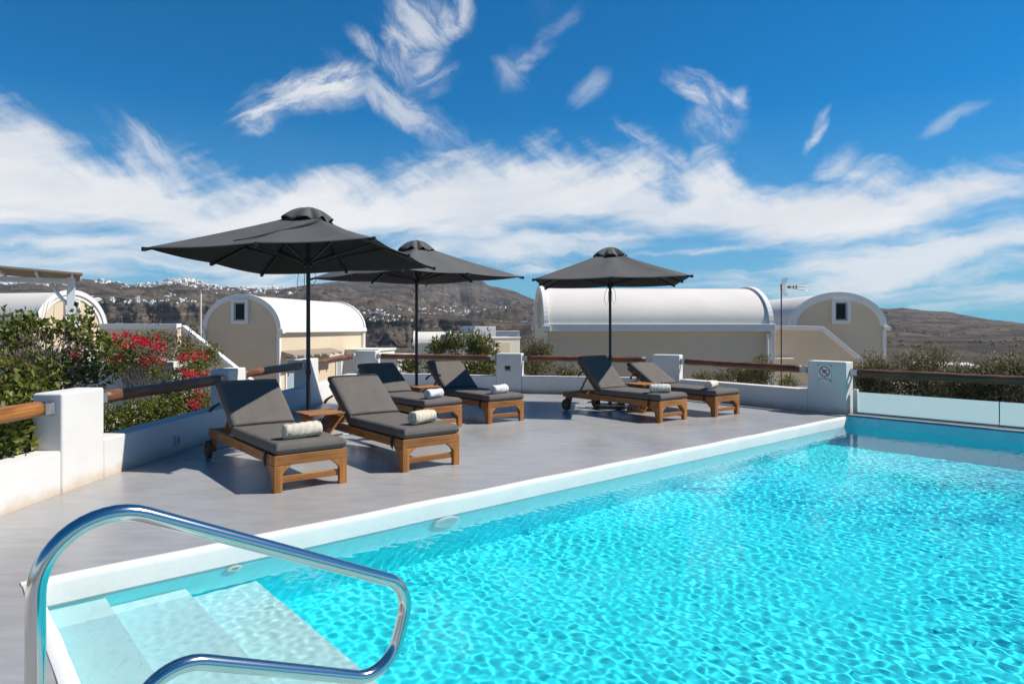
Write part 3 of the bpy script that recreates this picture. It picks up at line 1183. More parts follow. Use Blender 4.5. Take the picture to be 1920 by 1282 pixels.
# ------------------------------------------------------------------ wooden rails
def rail(a, b_, rad, label, ends=(True, True), m=None):
    a, b_ = Vector(a), Vector(b_)
    d = b_ - a
    L_ = d.length
    r = empty('wooden_rail', a, math.atan2(d.y, d.x) - R(90), label=label, cat='rail', group='log rails between the white posts')
    rr = random.Random(int(L_ * 1000))
    n = max(6, int(L_ / 0.12))
    pts, rad_ = [], []
    for i in range(n + 1):
        t = i / n
        pts.append((rr.uniform(-0.004, 0.004), L_ * t, d.z * t + rr.uniform(-0.004, 0.004)))
        rad_.append(rad * (1 + 0.05 * math.sin(t * 7 + L_) + rr.uniform(-0.02, 0.02)))
    s = 0.10 / L_
    pts2 = [p for p in pts if 0.07 <= p[1] <= L_ - 0.07]
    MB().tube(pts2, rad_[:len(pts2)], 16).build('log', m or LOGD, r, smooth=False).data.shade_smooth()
    for k, y in enumerate((0.0, L_)):
        if not ends[k]:
            continue
        sg = 1 if k == 0 else -1
        z = 0 if k == 0 else d.z
        q = MB()
        q.box((0, y + sg * 0.004, z), (0.11, 0.008, 0.13))
        q.box((rad * 0.97, y + sg * 0.065, z), (0.008, 0.12, 0.10))
        q.box((-rad * 0.97, y + sg * 0.065, z), (0.008, 0.12, 0.10))
        br = q.build('bracket', GALV, r, bevel=0.002)
        q = MB()
        for dz in (-0.045, 0.045):
            for dx in (-0.035, 0.035):
                q.tube([(dx, y + sg * 0.008, z + dz), (dx, y + sg * 0.018, z + dz)], 0.009, 6)
        q.build('bolt', BLACK, br)
    return r


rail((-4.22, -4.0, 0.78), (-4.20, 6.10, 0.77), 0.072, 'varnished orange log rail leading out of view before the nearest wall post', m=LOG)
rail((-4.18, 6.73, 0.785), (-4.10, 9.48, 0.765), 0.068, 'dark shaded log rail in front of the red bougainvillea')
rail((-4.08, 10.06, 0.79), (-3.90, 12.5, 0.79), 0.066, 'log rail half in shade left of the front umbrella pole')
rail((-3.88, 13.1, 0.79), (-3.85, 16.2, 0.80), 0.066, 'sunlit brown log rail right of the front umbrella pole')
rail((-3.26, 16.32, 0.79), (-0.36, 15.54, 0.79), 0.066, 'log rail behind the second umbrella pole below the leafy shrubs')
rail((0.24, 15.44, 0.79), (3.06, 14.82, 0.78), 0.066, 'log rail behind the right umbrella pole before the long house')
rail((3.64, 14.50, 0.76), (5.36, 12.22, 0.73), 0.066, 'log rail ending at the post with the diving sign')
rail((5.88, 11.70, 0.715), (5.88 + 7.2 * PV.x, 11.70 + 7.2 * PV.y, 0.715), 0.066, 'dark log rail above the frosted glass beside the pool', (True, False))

# ------------------------------------------------------------------ glass balustrade
GL = bpy.data.materials.new('frosted_glass')
GL.use_nodes = True
n_ = GL.node_tree
n_.nodes.clear()
go = n_.nodes.new('ShaderNodeOutputMaterial')
g1 = n_.nodes.new('ShaderNodeBsdfTranslucent')
g1.inputs[0].default_value = (0.43, 0.57, 0.61, 1)
g2 = n_.nodes.new('ShaderNodeBsdfDiffuse')
g2.inputs[0].default_value = (0.62, 0.74, 0.74, 1)
g3 = n_.nodes.new('ShaderNodeBsdfGlossy')
g3.inputs['Roughness'].default_value = 0.08
mx1 = n_.nodes.new('ShaderNodeMixShader')
mx1.inputs[0].default_value = 0.18
mx2 = n_.nodes.new('ShaderNodeMixShader')
fr = n_.nodes.new('ShaderNodeFresnel')
fr.inputs[0].default_value = 1.45
n_.links.new(g1.outputs[0], mx1.inputs[1])
n_.links.new(g2.outputs[0], mx1.inputs[2])
n_.links.new(fr.outputs[0], mx2.inputs[0])
n_.links.new(mx1.outputs[0], mx2.inputs[1])
n_.links.new(g3.outputs[0], mx2.inputs[2])
n_.links.new(mx2.outputs[0], go.inputs[0])
CLEAR = bpy.data.materials.new('clear_glass')
CLEAR.use_nodes = True
nc_ = CLEAR.node_tree
nc_.nodes.clear()
co_ = nc_.nodes.new('ShaderNodeOutputMaterial')
c1 = nc_.nodes.new('ShaderNodeBsdfTransparent')
c1.inputs[0].default_value = (0.90, 0.97, 0.96, 1)
c2 = nc_.nodes.new('ShaderNodeBsdfGlossy')
c2.inputs['Roughness'].default_value = 0.02
c3 = nc_.nodes.new('ShaderNodeMixShader')
c3.inputs[0].default_value = 0.06
nc_.links.new(c1.outputs[0], c3.inputs[1])
nc_.links.new(c2.outputs[0], c3.inputs[2])
nc_.links.new(c3.outputs[0], co_.inputs[0])
bal = empty('glass_balustrade', pw(PL + 0.42, -0.06, 0.028), math.atan2(PV.y, PV.x), label='low frosted glass balustrade along the far end of the pool', cat='balustrade')
xx = 0.075
for k, w in enumerate((2.02, 2.02, 2.02, 2.02)):
    pn = MB().box((xx + w / 2, 0, 0.185), (w - 0.014, 0.014, 0.345)).build('pane', CLEAR, bal)
    pn.data.materials.append(GL)
    for pf in pn.data.polygons:
        if pf.normal.y < -0.9:
            pf.material_index = 1
    xx += w
MB().box((4.1, 0, 0.006), (8.1, 0.05, 0.012)).build('channel', mat('dark_gasket', (0.05, 0.06, 0.06), 0.5), bal)
q = MB()
MB().box((0.035, 0.0, 0.20), (0.07, 0.08, 0.40)).build('end_post', PLASTER, bal, bevel=0.006)

# ------------------------------------------------------------------ barrel-vaulted houses


def arch(r, h, n, z0, y):
    return [(r * math.cos(math.pi * i / n), y, z0 + h * math.sin(math.pi * i / n)) for i in range(n + 1)]


def vault_house(label, loc, rz, r, h, L_, ez, bz, wall=TAN, rim=0.18, back_rim=True, window=None, group='vaulted houses beyond the terrace', band=0.18, side_trim=True, double=False):
    """local frame: x across the gable, y along the ridge away from the front gable, z up (world heights)"""
    root = empty('vaulted_house', (loc[0], loc[1], 0), rz, label=label, cat='house', group=group)
    n = 28
    # walls: solid body with the gable arch
    q = MB()
    ri, hi = r - 0.10, h - 0.10
    prof = [(ri, 0.04, bz)] + arch(ri, hi, n, ez, 0.04) + [(-ri, 0.04, bz)]
    q.prism(prof, (0, L_ - 0.08, 0))
    q.build('wall', wall, root)
    # roof shell
    q = MB()
    o_, i_ = arch(r - 0.03, h - 0.03, n, ez, 0.10), arch(r - 0.095, h - 0.095, n, ez, 0.10)
    for a, b_ in zip(range(n), range(1, n + 1)):
        q.prism([o_[a], o_[b_], i_[b_], i_[a]], (0, L_ - 0.2, 0))
    ro = MB()
    vs = arch(r - 0.03, h - 0.03, n, ez, 0.10) + arch(r - 0.03, h - 0.03, n, ez, L_ - 0.10)
    ro.add(vs, [(i, i + 1, n + 2 + i, n + 1 + i) for i in range(n)])
    ro.build('roof', ROOFW, root, smooth=True)
    # gable rims
    for y0, on in ((0.0, True), (L_ - 0.14, back_rim)):
        if not on:
            continue
        q = MB()
        o_, i_ = arch(r + 0.03, h + 0.04, n, ez, y0), arch(r - rim, h - rim, n, ez, y0)
        vs = o_ + i_ + [(x, y + 0.14, z) for x, y, z in o_] + [(x, y + 0.14, z) for x, y, z in i_]
        m_ = n + 1
        fs = []
        for i in range(n):
            fs += [(i, i + 1, m_ + i + 1, m_ + i), (2 * m_ + i, 3 * m_ + i, 3 * m_ + i + 1, 2 * m_ + i + 1), (i, 2 * m_ + i, 2 * m_ + i + 1, i + 1), (m_ + i, m_ + i + 1, 3 * m_ + i + 1, 3 * m_ + i)]
        fs += [(0, m_, 3 * m_, 2 * m_), (n, 2 * m_ + n, 3 * m_ + n, m_ + n)]
        q.add(vs, fs)
        rm = q.build('gable_rim', TRIM, root)
        if double and y0 == 0:
            q = MB()
            o_, i_ = arch(r + 0.06, h + 0.07, n, ez, -0.05), arch(r - rim * 0.42, h - rim * 0.42, n, ez, -0.05)
            vs = o_ + i_ + [(x, y + 0.052, z) for x, y, z in o_] + [(x, y + 0.052, z) for x, y, z in i_]
            q.add(vs, fs)
            q.build('moulding', TRIM, rm)
    # eave bands and corner strips
    for sx in (-1, 1):
        MB().box((sx * (r - 0.02), L_ / 2, ez - band / 2 + 0.03), (0.20, L_ + 0.04, band)).build('eave_band', TRIM, root, bevel=0.012)
        if side_trim:
            MB().box((sx * (r - 0.075), 0.035, (bz + ez - band) / 2), (0.13, 0.13, ez - band - bz)).build('corner_strip', TRIM, root)
            MB().box((sx * (r - 0.075), L_ - 0.035, (bz + ez - band) / 2), (0.13, 0.13, ez - band - bz)).build('corner_strip', TRIM, root)
        MB().box((sx * (r + 0.02), 0.06, ez - 0.10), (0.26, 0.24, 0.16)).build('corbel', TRIM, root, bevel=0.012)
    if window:
        gable_window(root, *window)
    return root


def gable_window(root, cx, z0, z1, w, fr=0.11, y=0.02, frame=None):
    cz = (z0 + z1) / 2
    q = MB()
    for dx, dz, sx, sz in ((-(w + fr) / 2, 0, fr, z1 - z0 + 2 * fr), ((w + fr) / 2, 0, fr, z1 - z0 + 2 * fr), (0, (z1 - z0 + fr) / 2, w, fr), (0, -(z1 - z0 + fr) / 2, w, fr)):
        q.box((cx + dx, y - 0.02, cz + dz), (sx, 0.09, sz))
    f = q.build('window', TRIM, root)
    q = MB()
    t = 0.055
    for dx, dz, sx, sz in ((-(w - t) / 2, 0, t, z1 - z0), ((w - t) / 2, 0, t, z1 - z0), (0, (z1 - z0 - t) / 2, w - 2 * t, t), (0, -(z1 - z0 - t) / 2, w - 2 * t, t)):
        q.box((cx + dx, y + 0.0, cz + dz), (sx, 0.035, sz))
    q.build('sash', frame or SHUT, f)
    MB().box((cx, y + 0.012, cz), (w - 2 * t, 0.012, z1 - z0 - 2 * t)).build('pane', GLASSD, f)
    return f


def rect_opening(root, p, rz, w, h, name='door', m=SHUT, fr=0.08):
    """framed panel on a wall: p = bottom centre in the root frame, facing local -y rotated by rz"""
    M = Matrix.Rotation(rz, 3, 'Z')
    c = Vector(p)
    q = MB()
    for dx, dz, sx, sz in ((-(w + fr) / 2, h / 2, fr, h), ((w + fr) / 2, h / 2, fr, h), (0, h + fr / 2, w + 2 * fr, fr)):
        q.box(c + M @ Vector((dx, 0, dz)), (sx, 0.08, sz), M)
    f = q.build(name, TRIM, root)
    MB().box(c + M @ Vector((0, 0.0, h / 2)), (w, 0.04, h), M).build('leaf' if name == 'door' else 'pane', m, f)
    return f


# middle-left house with its lit side wall
a_hl = math.atan2(0.2125, 0.977)
HLr = -a_hl
hl = vault_house('sand coloured vaulted house with small gable window behind the front umbrella pole', (-11.25, 28.0), HLr, 1.80, 1.42, 8.2, 1.42, -4.0, window=(-0.05, 1.76, 2.52, 0.52, 0.13))
# side wall things: awning, doors, shutters (on the right side, local +x)
aw = MB()
aw.prism([(1.70, 0.10, 0.46), (2.35, 0.10, 0.30), (2.35, 0.10, 0.35), (1.70, 0.10, 0.52)], (0, 4.4, 0))
aw.build('awning', REED, hl)
for k in range(7):
    MB().bar((1.72, 0.25 + k * 0.68, 0.43), (2.40, 0.25 + k * 0.68, 0.26), 0.07, 0.07).build('rafter', WOODP, hl)
rect_opening(hl, (1.715, 1.0, -1.6), R(90), 0.8, 1.7, 'door', SHUT)
rect_opening(hl, (1.715, 5.3, -1.25), R(90), 0.42, 1.2, 'window', SHUT)
rect_opening(hl, (1.715, 7.2, -1.25), R(90), 0.7, 1.2, 'window', SHUT)
MB().tube([(1.76, 8.0, 1.2), (1.76, 8.0, -3.5)], 0.04, 8).build('downpipe', TRIM, hl)

# long frontal vault on the right; ridge runs left to right
ang = math.atan2(0.05, 1.0)
hr = vault_house('long cream vaulted house lying across the view behind the right umbrella', (0.85, 21.9), R(-90) + ang, 1.93, 1.22, 6.95, 1.56, -3.5, rim=0.16, band=0.22, window=(0.1, 1.55, 2.30, 0.30, 0.08))
MB().tube([(1.95, 6.75, 1.30), (1.95, 6.75, -3.3)], 0.045, 8).build('downpipe', TRIM, hr)

# gable house on the far right
hr2 = vault_house('sand coloured vaulted house with square dark gable window right of the antenna', (12.58, 26.0), R(2.0), 1.88, 1.27, 7.0, 1.54, -4.0, rim=0.24, band=0.18, window=(0.10, 1.75, 2.46, 0.48, 0.13))

# left house, gable turned to the sun
hl2 = vault_house('cream vaulted house with stepped white gable rim behind the pergola post', (-16.95, 26.0), R(78), 1.62, 1.50, 9.0, 1.36, -4.0, rim=0.26, double=True, window=(0.0, 1.60, 2.42, 0.42, 0.12))


# stair walls with white coping
def stair_wall(label, pts, y, th, bz, copw, tan=TAN, slope_only=None, rot=0.0, cat='wall'):
    root = empty('stair_wall', (pts[0][0], y, 0), rot, label=label, cat=cat)
    x0 = pts[0][0]
    q = MB()
    poly = [(p[0] - x0, 0, p[1] - 0.10) for p in pts] + [(pts[-1][0] - x0, 0, bz), (0, 0, bz)]
    q.prism(poly, (0, th, 0))
    q.build('wall', tan, root)
    for a, b_ in zip(pts[:-1], pts[1:]):
        MB().bar((a[0] - x0, th / 2, a[1] - 0.05), (b_[0] - x0, th / 2, b_[1] - 0.05), th + 0.10, copw).build('coping', TRIM, root, bevel=0.01)
    return root


sw = stair_wall('tan stair wall with sloping white coping below the far right vaulted house', [(9.35, 1.54), (10.98, 1.50), (14.3, -1.22)], 23.9, 0.30, -4.0, 0.15)
rect_opening(sw, (0.72, -0.02, -2.9), 0, 0.46, 2.2, 'door', SHUT, 0.14)
q = MB()
q.prism([(-0.05, -0.35, 0.42), (0.50, -0.35, 0.42), (0.50, -0.35, 0.36), (-0.05, -0.35, 0.36)], (0, 0.34, 0))
q.build('door_hood', TRIM, sw, bevel=0.01)
stair_wall('low tan linking wall with white coping between the two left vaulted houses', [(-15.6, 1.58), (-12.7, 1.58)], 25.6, 0.3, -4.0, 0.20)
stair_wall('steep tan stair parapet with bright white top edge left of the middle vaulted house', [(-11.75, 1.56), (-8.6, -0.95)], 24.0, 0.22, -4.0, 0.13)


# ------------------------------------------------------------------ plain white buildings in the middle distance
def block(label, c, s, rz, m=TRIM, cat='building', name='white_building', parapet_=0.0, win=None, group=None):
    root = empty(name, (c[0], c[1], c[2]), rz, label=label, cat=cat, group=group)
    MB().box((0, 0, s[2] / 2), s).build('wall', m, root, bevel=0.03)
    MB().box((0, 0, s[2] + 0.055), (s[0] + 0.14, s[1] + 0.14, 0.11)).build('roof', ROOFW, root, bevel=0.03)
    for (x, z, w, h, mm) in (win or []):
        MB().box((x, -s[1] / 2 - 0.012, z), (w, 0.05, h)).build('window', mm, root)
    return root


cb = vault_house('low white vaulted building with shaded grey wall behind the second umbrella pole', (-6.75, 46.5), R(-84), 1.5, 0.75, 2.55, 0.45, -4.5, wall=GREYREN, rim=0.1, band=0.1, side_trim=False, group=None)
block('plain white cube roof with chimney pillar right of the low vaulted building', (-3.3, 47.5, -4.0), (1.9, 2.6, 4.9), R(4), win=[(0.3, 4.5, 0.5, 0.3, GLASSD)])
ch = empty('chimney', (-4.35, 45.6, -2.5), 0, label='narrow white chimney pillar beside the low vaulted building', cat='chimney')
MB().box((0, 0, 1.75), (0.24, 0.3, 3.7)).build('shaft', TRIM, ch)
MB().box((0, 0, 3.65), (0.36, 0.42, 0.10)).build('cap', TRIM, ch)
# tall sloped-side white block
root = empty('white_building', (-2.1, 51, -4.5), R(-3), label='tall white block with slanting left edge in the centre distance', cat='building')
root.rotation_euler.z = R(24)
q = MB()
q.prism([(-1.35, 0, 0), (0.95, 0, 0), (0.95, 0, 6.05), (-0.70, 0, 6.05), (-1.35, 0, 4.9)], (0, 3.0, 0))
q.build('wall', PLASTER, root, bevel=0.03)
MB().box((0.35, -0.02, 4.9), (0.8, 0.05, 0.45)).build('window', SHUT, root)
root = empty('cream_building', (-0.45, 47, -4.5), R(26), label='cream flat roofed building with tan recessed panel left of the long vaulted house', cat='building')
MB().box((0, 1.2, 2.6), (2.25, 2.4, 5.2)).build('wall', mat('cream_render', (0.72, 0.65, 0.52), 0.85, 0.04, 1), root, bevel=0.03)
MB().box((-0.15, -0.02, 4.25), (0.9, 0.06, 1.35)).build('recess', TAN, root)
MB().box((0, 1.2, 5.25), (2.35, 2.5, 0.10)).build('roof', ROOFW, root, bevel=0.02)
block('small white rooftop hut far behind the cream building', (-0.6, 70, -5), (2.4, 2, 6.0), R(10), win=[(0.4, 5.3, 0.6, 0.5, GLASSD)])
block('tiny white shed on the dark slope just left of the long vaulted house', (1.35, 80, -5.6), (1.8, 2, 3.4), R(10))
block('low white hut at the left corner of the long vaulted house', (1.28, 55, -4.9), (1.5, 2, 3.1), R(-8))
block('long low white roof edge hidden behind the right hand oleanders', (19.6, 42, -3.2), (1.9, 3, 1.75), R(-12))
block('white garden building glimpsed through the tall right hand shrubs', (23.0, 36, -3.5), (2.6, 3, 2.95), R(-25))
block('white walled yard far right glimpsed between shrub tops', (22.8, 33.0, -3.6), (1.6, 1.4, 2.4), R(20))
block('little white wall peeping out over the balustrade shrubs', (16.2, 27.5, -3.0), (1.4, 1.2, 2.1), R(15))
# light garden wall strip by the left corner post
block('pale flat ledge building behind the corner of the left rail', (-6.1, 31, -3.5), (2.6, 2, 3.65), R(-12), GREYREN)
block('white flat roofed annex right of the middle vaulted house', (-7.35, 34.5, -4.0), (2.0, 2.2, 4.3), R(-12), win=[(-0.2, 3.9, 0.9, 0.5, SHUT)])
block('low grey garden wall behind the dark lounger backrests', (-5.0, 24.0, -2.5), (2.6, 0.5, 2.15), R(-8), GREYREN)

# white outbuilding with cornice in the shrubs
root = empty('white_outbuilding', (-7.65, 12.75, -1.4), R(3), label='low white outbuilding with moulded cornice among the bougainvillea', cat='building')
MB().box((0, 0.6, 1.03), (2.35, 1.2, 2.06)).build('wall', PLASTER, root, bevel=0.02)
MB().box((0, 0.6, 2.17), (2.52, 1.36, 0.16)).build('cornice', TRIM, root, bevel=0.015)
MB().box((0, 0.6, 2.075), (2.42, 1.28, 0.05)).build('moulding', mat('grey_joint', (0.4, 0.4, 0.4), 0.8), root)
root = empty('white_outbuilding', (-9.7, 12.6, -1.4), R(-5), label='white rough wall half hidden behind the big left shrub', cat='building')
MB().box((0, 0.5, 1.2), (2.6, 1.0, 2.4)).build('wall', PLASTER, root, bevel=0.03)
MB().box((0, 0.5, 2.43), (2.7, 1.1, 0.08)).build('roof', ROOFW, root, bevel=0.02)

# pergola
pg = empty('pergola', (-9.15, 14.0, -1.4), R(33), label='white painted pergola with reed roof at the left edge', cat='pergola')
MB().box((0, 0, 1.98), (0.15, 0.15, 3.90)).build('post', WOODP, pg, bevel=0.008)
MB().bar((0.07, 0, 3.85), (-6, 0.0, 3.84), 0.11, 0.11).build('beam', WOODP, pg, bevel=0.008)
MB().bar((-3.2, 0.1, 0.0), (-3.2, 0.1, 3.74), 0.15, 0.15, (0, 1, 0)).build('post', WOODP, pg, bevel=0.008)
q = MB()
q.tube([(-0.05, 0, 3.36), (-0.15, 0, 3.47), (-0.25, 0, 3.62), (-0.34, 0, 3.80)], 0.035, 8)
q.build('brace', WOODP, pg, smooth=True)
for k in range(10):
    x = 0.02 - k * 0.60
    zz = 3.935 - 0.06 * x
    MB().bar((x, -0.46, zz + 0.01), (x, 1.3, zz - 0.03), 0.05, 0.055).build('rafter', WOODP, pg, bevel=0.006)
q = MB()
q.prism([(0.20, -0.50, 3.962), (-6.2, -0.50, 4.35), (-6.2, -0.50, 4.385), (0.20, -0.50, 3.997)], (0, 1.85, -0.04))
q.build('roof', REED, pg)
MB().bar((0.17, -0.42, 3.92), (0.17, 0.30, 3.90), 0.04, 0.07).build('side_board', WOODP, pg, bevel=0.005)

# tv aerial
an = empty('tv_antenna', (9.18, 23.0, -1.0), 0, label='tv antenna on a thin pole between the two right vaulted houses', cat='antenna')
ANT = mat('antenna_grey', (0.30, 0.30, 0.30), 0.4, metal=0.6)
ORA = mat('antenna_orange', (0.55, 0.22, 0.04), 0.5)
MB().tube([(0, 0, 0), (0, 0, 3.95)], 0.022, 8).build('pole', DMET, an)
MB().tube([(-0.05, 0, 3.86), (0.95, 0.05, 3.86)], 0.012, 6).build('boom', ANT, an)
MB().box((0.27, 0.01, 3.86), (0.10, 0.06, 0.10)).build('feed_box', ORA, an, bevel=0.01)
for x in (0.42, 0.52):
    MB().box((x, 0.02, 3.86), (0.03, 0.05, 0.12)).build('clip', ORA, an)
for x0, z0 in ((0.30, 0.04), (0.30, 0.0), (0.30, -0.04)):
    MB().tube([(x0, 0, 3.86 + z0), (0.92, 0.03, 3.86 + z0 * 3.2)], 0.008, 5).build('director', ANT, an)
for sg in (-1, 1):
    q = MB()
    for k in range(5):
        t = k / 4
        q.tube([(0.03 + 0.10 * t, -0.22, 3.86 + sg * (0.05 + 0.24 * t)), (0.03 + 0.10 * t, 0.22, 3.86 + sg * (0.05 + 0.24 * t))], 0.008, 5)
    for y in (-0.2, 0.0, 0.2):
        q.tube([(0.03, y, 3.86 + sg * 0.05), (0.14, y, 3.86 + sg * 0.30)], 0.007, 5)
    q.build('reflector', ORA, an)
lp = empty('thin_pole', (-12.45, 27.0, -1.5), 0, label='thin white pole standing left of the middle vaulted house', cat='pole')
MB().tube([(0, 0, 0), (0, 0, 4.55)], 0.03, 8).build('shaft', TRIM, lp)
MB().box((0.05, 0, 4.55), (0.28, 0.12, 0.06)).build('lamp_head', ANT, lp, bevel=0.01)


# ------------------------------------------------------------------ plants
def leaf_mat(name, dark, mid, lite, transl=0.25, rough=0.5):
    m = bpy.data.materials.new(name)
    m.use_nodes = True
    nt = m.node_tree
    N, L = nt.nodes.new, nt.links.new
    p = nt.nodes['Principled BSDF']
    out = nt.nodes['Material Output']
    geo = N('ShaderNodeNewGeometry')
    cr = N('ShaderNodeValToRGB')
    e = cr.color_ramp.elements
    e.new(0.5)
    for i, (ps, c) in enumerate(((0.0, dark), (0.55, mid), (1.0, lite))):
        e[i].position = ps
        e[i].color = (*c, 1)
    L(geo.outputs['Random Per Island'], cr.inputs[0])
    L(cr.outputs[0], p.inputs['Base Color'])
    p.inputs['Roughness'].default_value = rough
    p.inputs['Specular IOR Level'].default_value = 0.35
    tr = N('ShaderNodeBsdfTranslucent')
    L(cr.outputs[0], tr.inputs[0])
    mx = N('ShaderNodeMixShader')
    mx.inputs[0].default_value = transl
    L(p.outputs[0], mx.inputs[1])
    L(tr.outputs[0], mx.inputs[2])
    L(mx.outputs[0], out.inputs[0])
    return m


LEAFG = leaf_mat('bougainvillea_leaf', (0.050, 0.075, 0.010), (0.135, 0.165, 0.022), (0.32, 0.30, 0.075), 0.42)
LEAFO = leaf_mat('oleander_leaf', (0.050, 0.052, 0.020), (0.150, 0.140, 0.062), (0.42, 0.36, 0.20), 0.35)
LEAFD = leaf_mat('glossy_leaf', (0.045, 0.062, 0.014), (0.125, 0.140, 0.036), (0.32, 0.30, 0.11), 0.38, 0.4)
LEAFDRY = leaf_mat('dry_leaf', (0.09, 0.06, 0.035), (0.20, 0.135, 0.075), (0.33, 0.25, 0.15), 0.3)
PETAL = leaf_mat('red_bract', (0.42, 0.010, 0.025), (0.62, 0.020, 0.055), (0.75, 0.06, 0.10), 0.35)
PETALW = leaf_mat('white_petal', (0.6, 0.6, 0.5), (0.72, 0.72, 0.62), (0.8, 0.8, 0.75), 0.3)
TWIG = mat('grey_twig', (0.21, 0.155, 0.115), 0.9, 0.3, 14)
TWIGD = mat('brown_branch', (0.10, 0.075, 0.055), 0.9, 0.3, 14)


def leaves(centres, radii, n_each, ln, wd, seed, up=0.35, droop=0.0):
    """numpy cloud of folded leaves spread round clump centres"""
    rg = np.random.default_rng(seed)
    C = np.repeat(np.asarray(centres), n_each, axis=0)
    Rr = np.repeat(np.asarray(radii), n_each, axis=0)
    n = len(C)
    off = rg.normal(size=(n, 3))
    off /= np.linalg.norm(off, axis=1, keepdims=True)
    rad = rg.random((n, 1)) ** 0.45
    P = C + off * rad * Rr[:, None] if Rr.ndim == 1 else C + off * rad * Rr
    d = off * 0.7 + rg.normal(size=(n, 3)) * 0.6
    d[:, 2] += up - droop
    d /= np.linalg.norm(d, axis=1, keepdims=True)
    s = np.cross(d, rg.normal(size=(n, 3)))
    s /= np.linalg.norm(s, axis=1, keepdims=True)
    nn = np.cross(s, d)
    Ls = ln * rg.uniform(0.6, 1.25, (n, 1))
    Ws = wd * rg.uniform(0.7, 1.2, (n, 1))
    base = P
    mid1 = P + d * Ls * 0.45 + s * Ws * 0.5 + nn * Ws * 0.18
    mid2 = P + d * Ls * 0.45 - s * Ws * 0.5 + nn * Ws * 0.18
    tip = P + d * Ls - nn * Ls * 0.12
    V = np.stack([base, mid1, tip, mid2], 1).reshape(-1, 3)
    i = np.arange(n)[:, None] * 4
    Fc = np.concatenate([i + [0, 1, 2], i + [0, 2, 3]], 0)
    return V, Fc


def clump_points(seed, n, c, r, low=-0.5, hollow=0.45):
    rg = np.random.default_rng(seed)
    out = []
    while len(out) < n:
        d = rg.normal(size=3)
        d /= np.linalg.norm(d)
        if d[2] < low:
            continue
        k = rg.uniform(hollow, 1.0)
        out.append((c[0] + d[0] * r[0] * k, c[1] + d[1] * r[1] * k, c[2] + d[2] * r[2] * k))
    return np.array(out)


def branches(base, tips, seed, r0=0.03, fork=0.4, sag=0.0, n=5, thin=0.25):
    rr = random.Random(seed)
    b = MB()
    for t in tips:
        t = Vector(t)
        bs = Vector(base) + Vector((rr.uniform(-1, 1), rr.uniform(-1, 1), 0)) * r0 * 6
        pts = []
        for i in range(n):
            k = i / (n - 1)
            p = bs.lerp(t, k)
            p += Vector((rr.uniform(-1, 1), rr.uniform(-1, 1), rr.uniform(-1, 1))) * 0.07 * (bs - t).length * math.sin(k * math.pi)
            p.z += sag * math.sin(k * math.pi)
            pts.append(p)
        b.tube(pts, [r0 * (1 - (1 - thin) * i / (n - 1)) for i in range(n)], 5, cap=False)
    return b


def plant(name, label, cat, base, blobs, leaf_m, ln, wd, n_each, seed, clumps, cr=0.22, twig_m=TWIGD, twig_r=0.014, group=None, low=-0.6, hollow=0.4, twigs=0.5, up=0.35, trunk=True, extra=None):
    root = empty(name, base, 0, label=label, cat=cat, group=group)
    cs = []
    for k, (c, r, share) in enumerate(blobs):
        cs.append(clump_points(seed + k, max(2, int(clumps * share)), (c[0] - base[0], c[1] - base[1], c[2] - base[2]), r, low, hollow))
    cs = np.concatenate(cs)
    rg = np.random.default_rng(seed + 99)
    rad = cr * rg.uniform(0.55, 1.3, len(cs))
    V, Fc = leaves(cs, rad, n_each, ln, wd, seed, up)
    me = raw_mesh('crown', V, Fc, leaf_m)
    link('crown', me, root)
    k = max(3, int(len(cs) * twigs))
    tb = branches((0, 0, 0), cs[rg.permutation(len(cs))[:k]], seed, twig_r)
    tb.build('branches', twig_m, root, smooth=True)
    return root, cs


def add_leaf_part(root, name, cs, rad, n_each, ln, wd, m, seed, up=0.3):
    V, Fc = leaves(np.asarray(cs), np.asarray(rad), n_each, ln, wd, seed, up)
    return link(name, raw_mesh(name, V, Fc, m), root)


def W(b, y, d):
    """point at bearing b, elevation line y, depth d (survey of the plants)"""
    return np.array(((b - 960) / F * d, d, 1.5 - (y - 613) * d / F))


# big sprawling shrub outside the left wall
def ell(b, y, d, rb, ry, rd):
    c = W(b, y, d)
    return (tuple(c), (rb / F * d, rd, ry / F * d), 1.0)


def shares(lst):
    return [(c, r, s * w) for (c, r, s), w in lst]


root, cs = plant('bougainvillea_shrub', 'big sprawling green shrub with bare twigs left of the nearest wall post', 'shrub', tuple(W(75, 835, 7.6)),
                 shares([(ell(15, 620, 7.4, 38, 30, 0.35), 0.10), (ell(70, 622, 7.8, 34, 24, 0.3), 0.11), (ell(150, 625, 8.0, 40, 34, 0.35), 0.13), (ell(185, 655, 8.4, 30, 26, 0.35), 0.10), (ell(118, 690, 7.8, 40, 24, 0.4), 0.08),
                         (ell(25, 735, 6.6, 60, 36, 0.35), 0.17), (ell(90, 710, 7.2, 50, 26, 0.35), 0.10), (ell(160, 700, 7.9, 40, 20, 0.3), 0.07), (ell(5, 690, 7.0, 24, 20, 0.3), 0.05), (ell(5, 820, 5.9, 38, 36, 0.3), 0.22), (ell(35, 775, 6.3, 36, 24, 0.3), 0.10), (ell(60, 815, 6.9, 30, 30, 0.25), 0.12)]),
                 LEAFG, 0.080, 0.056, 12, 101, 180, 0.18, TWIG, 0.010, hollow=0.2, low=-1, twigs=0.5)
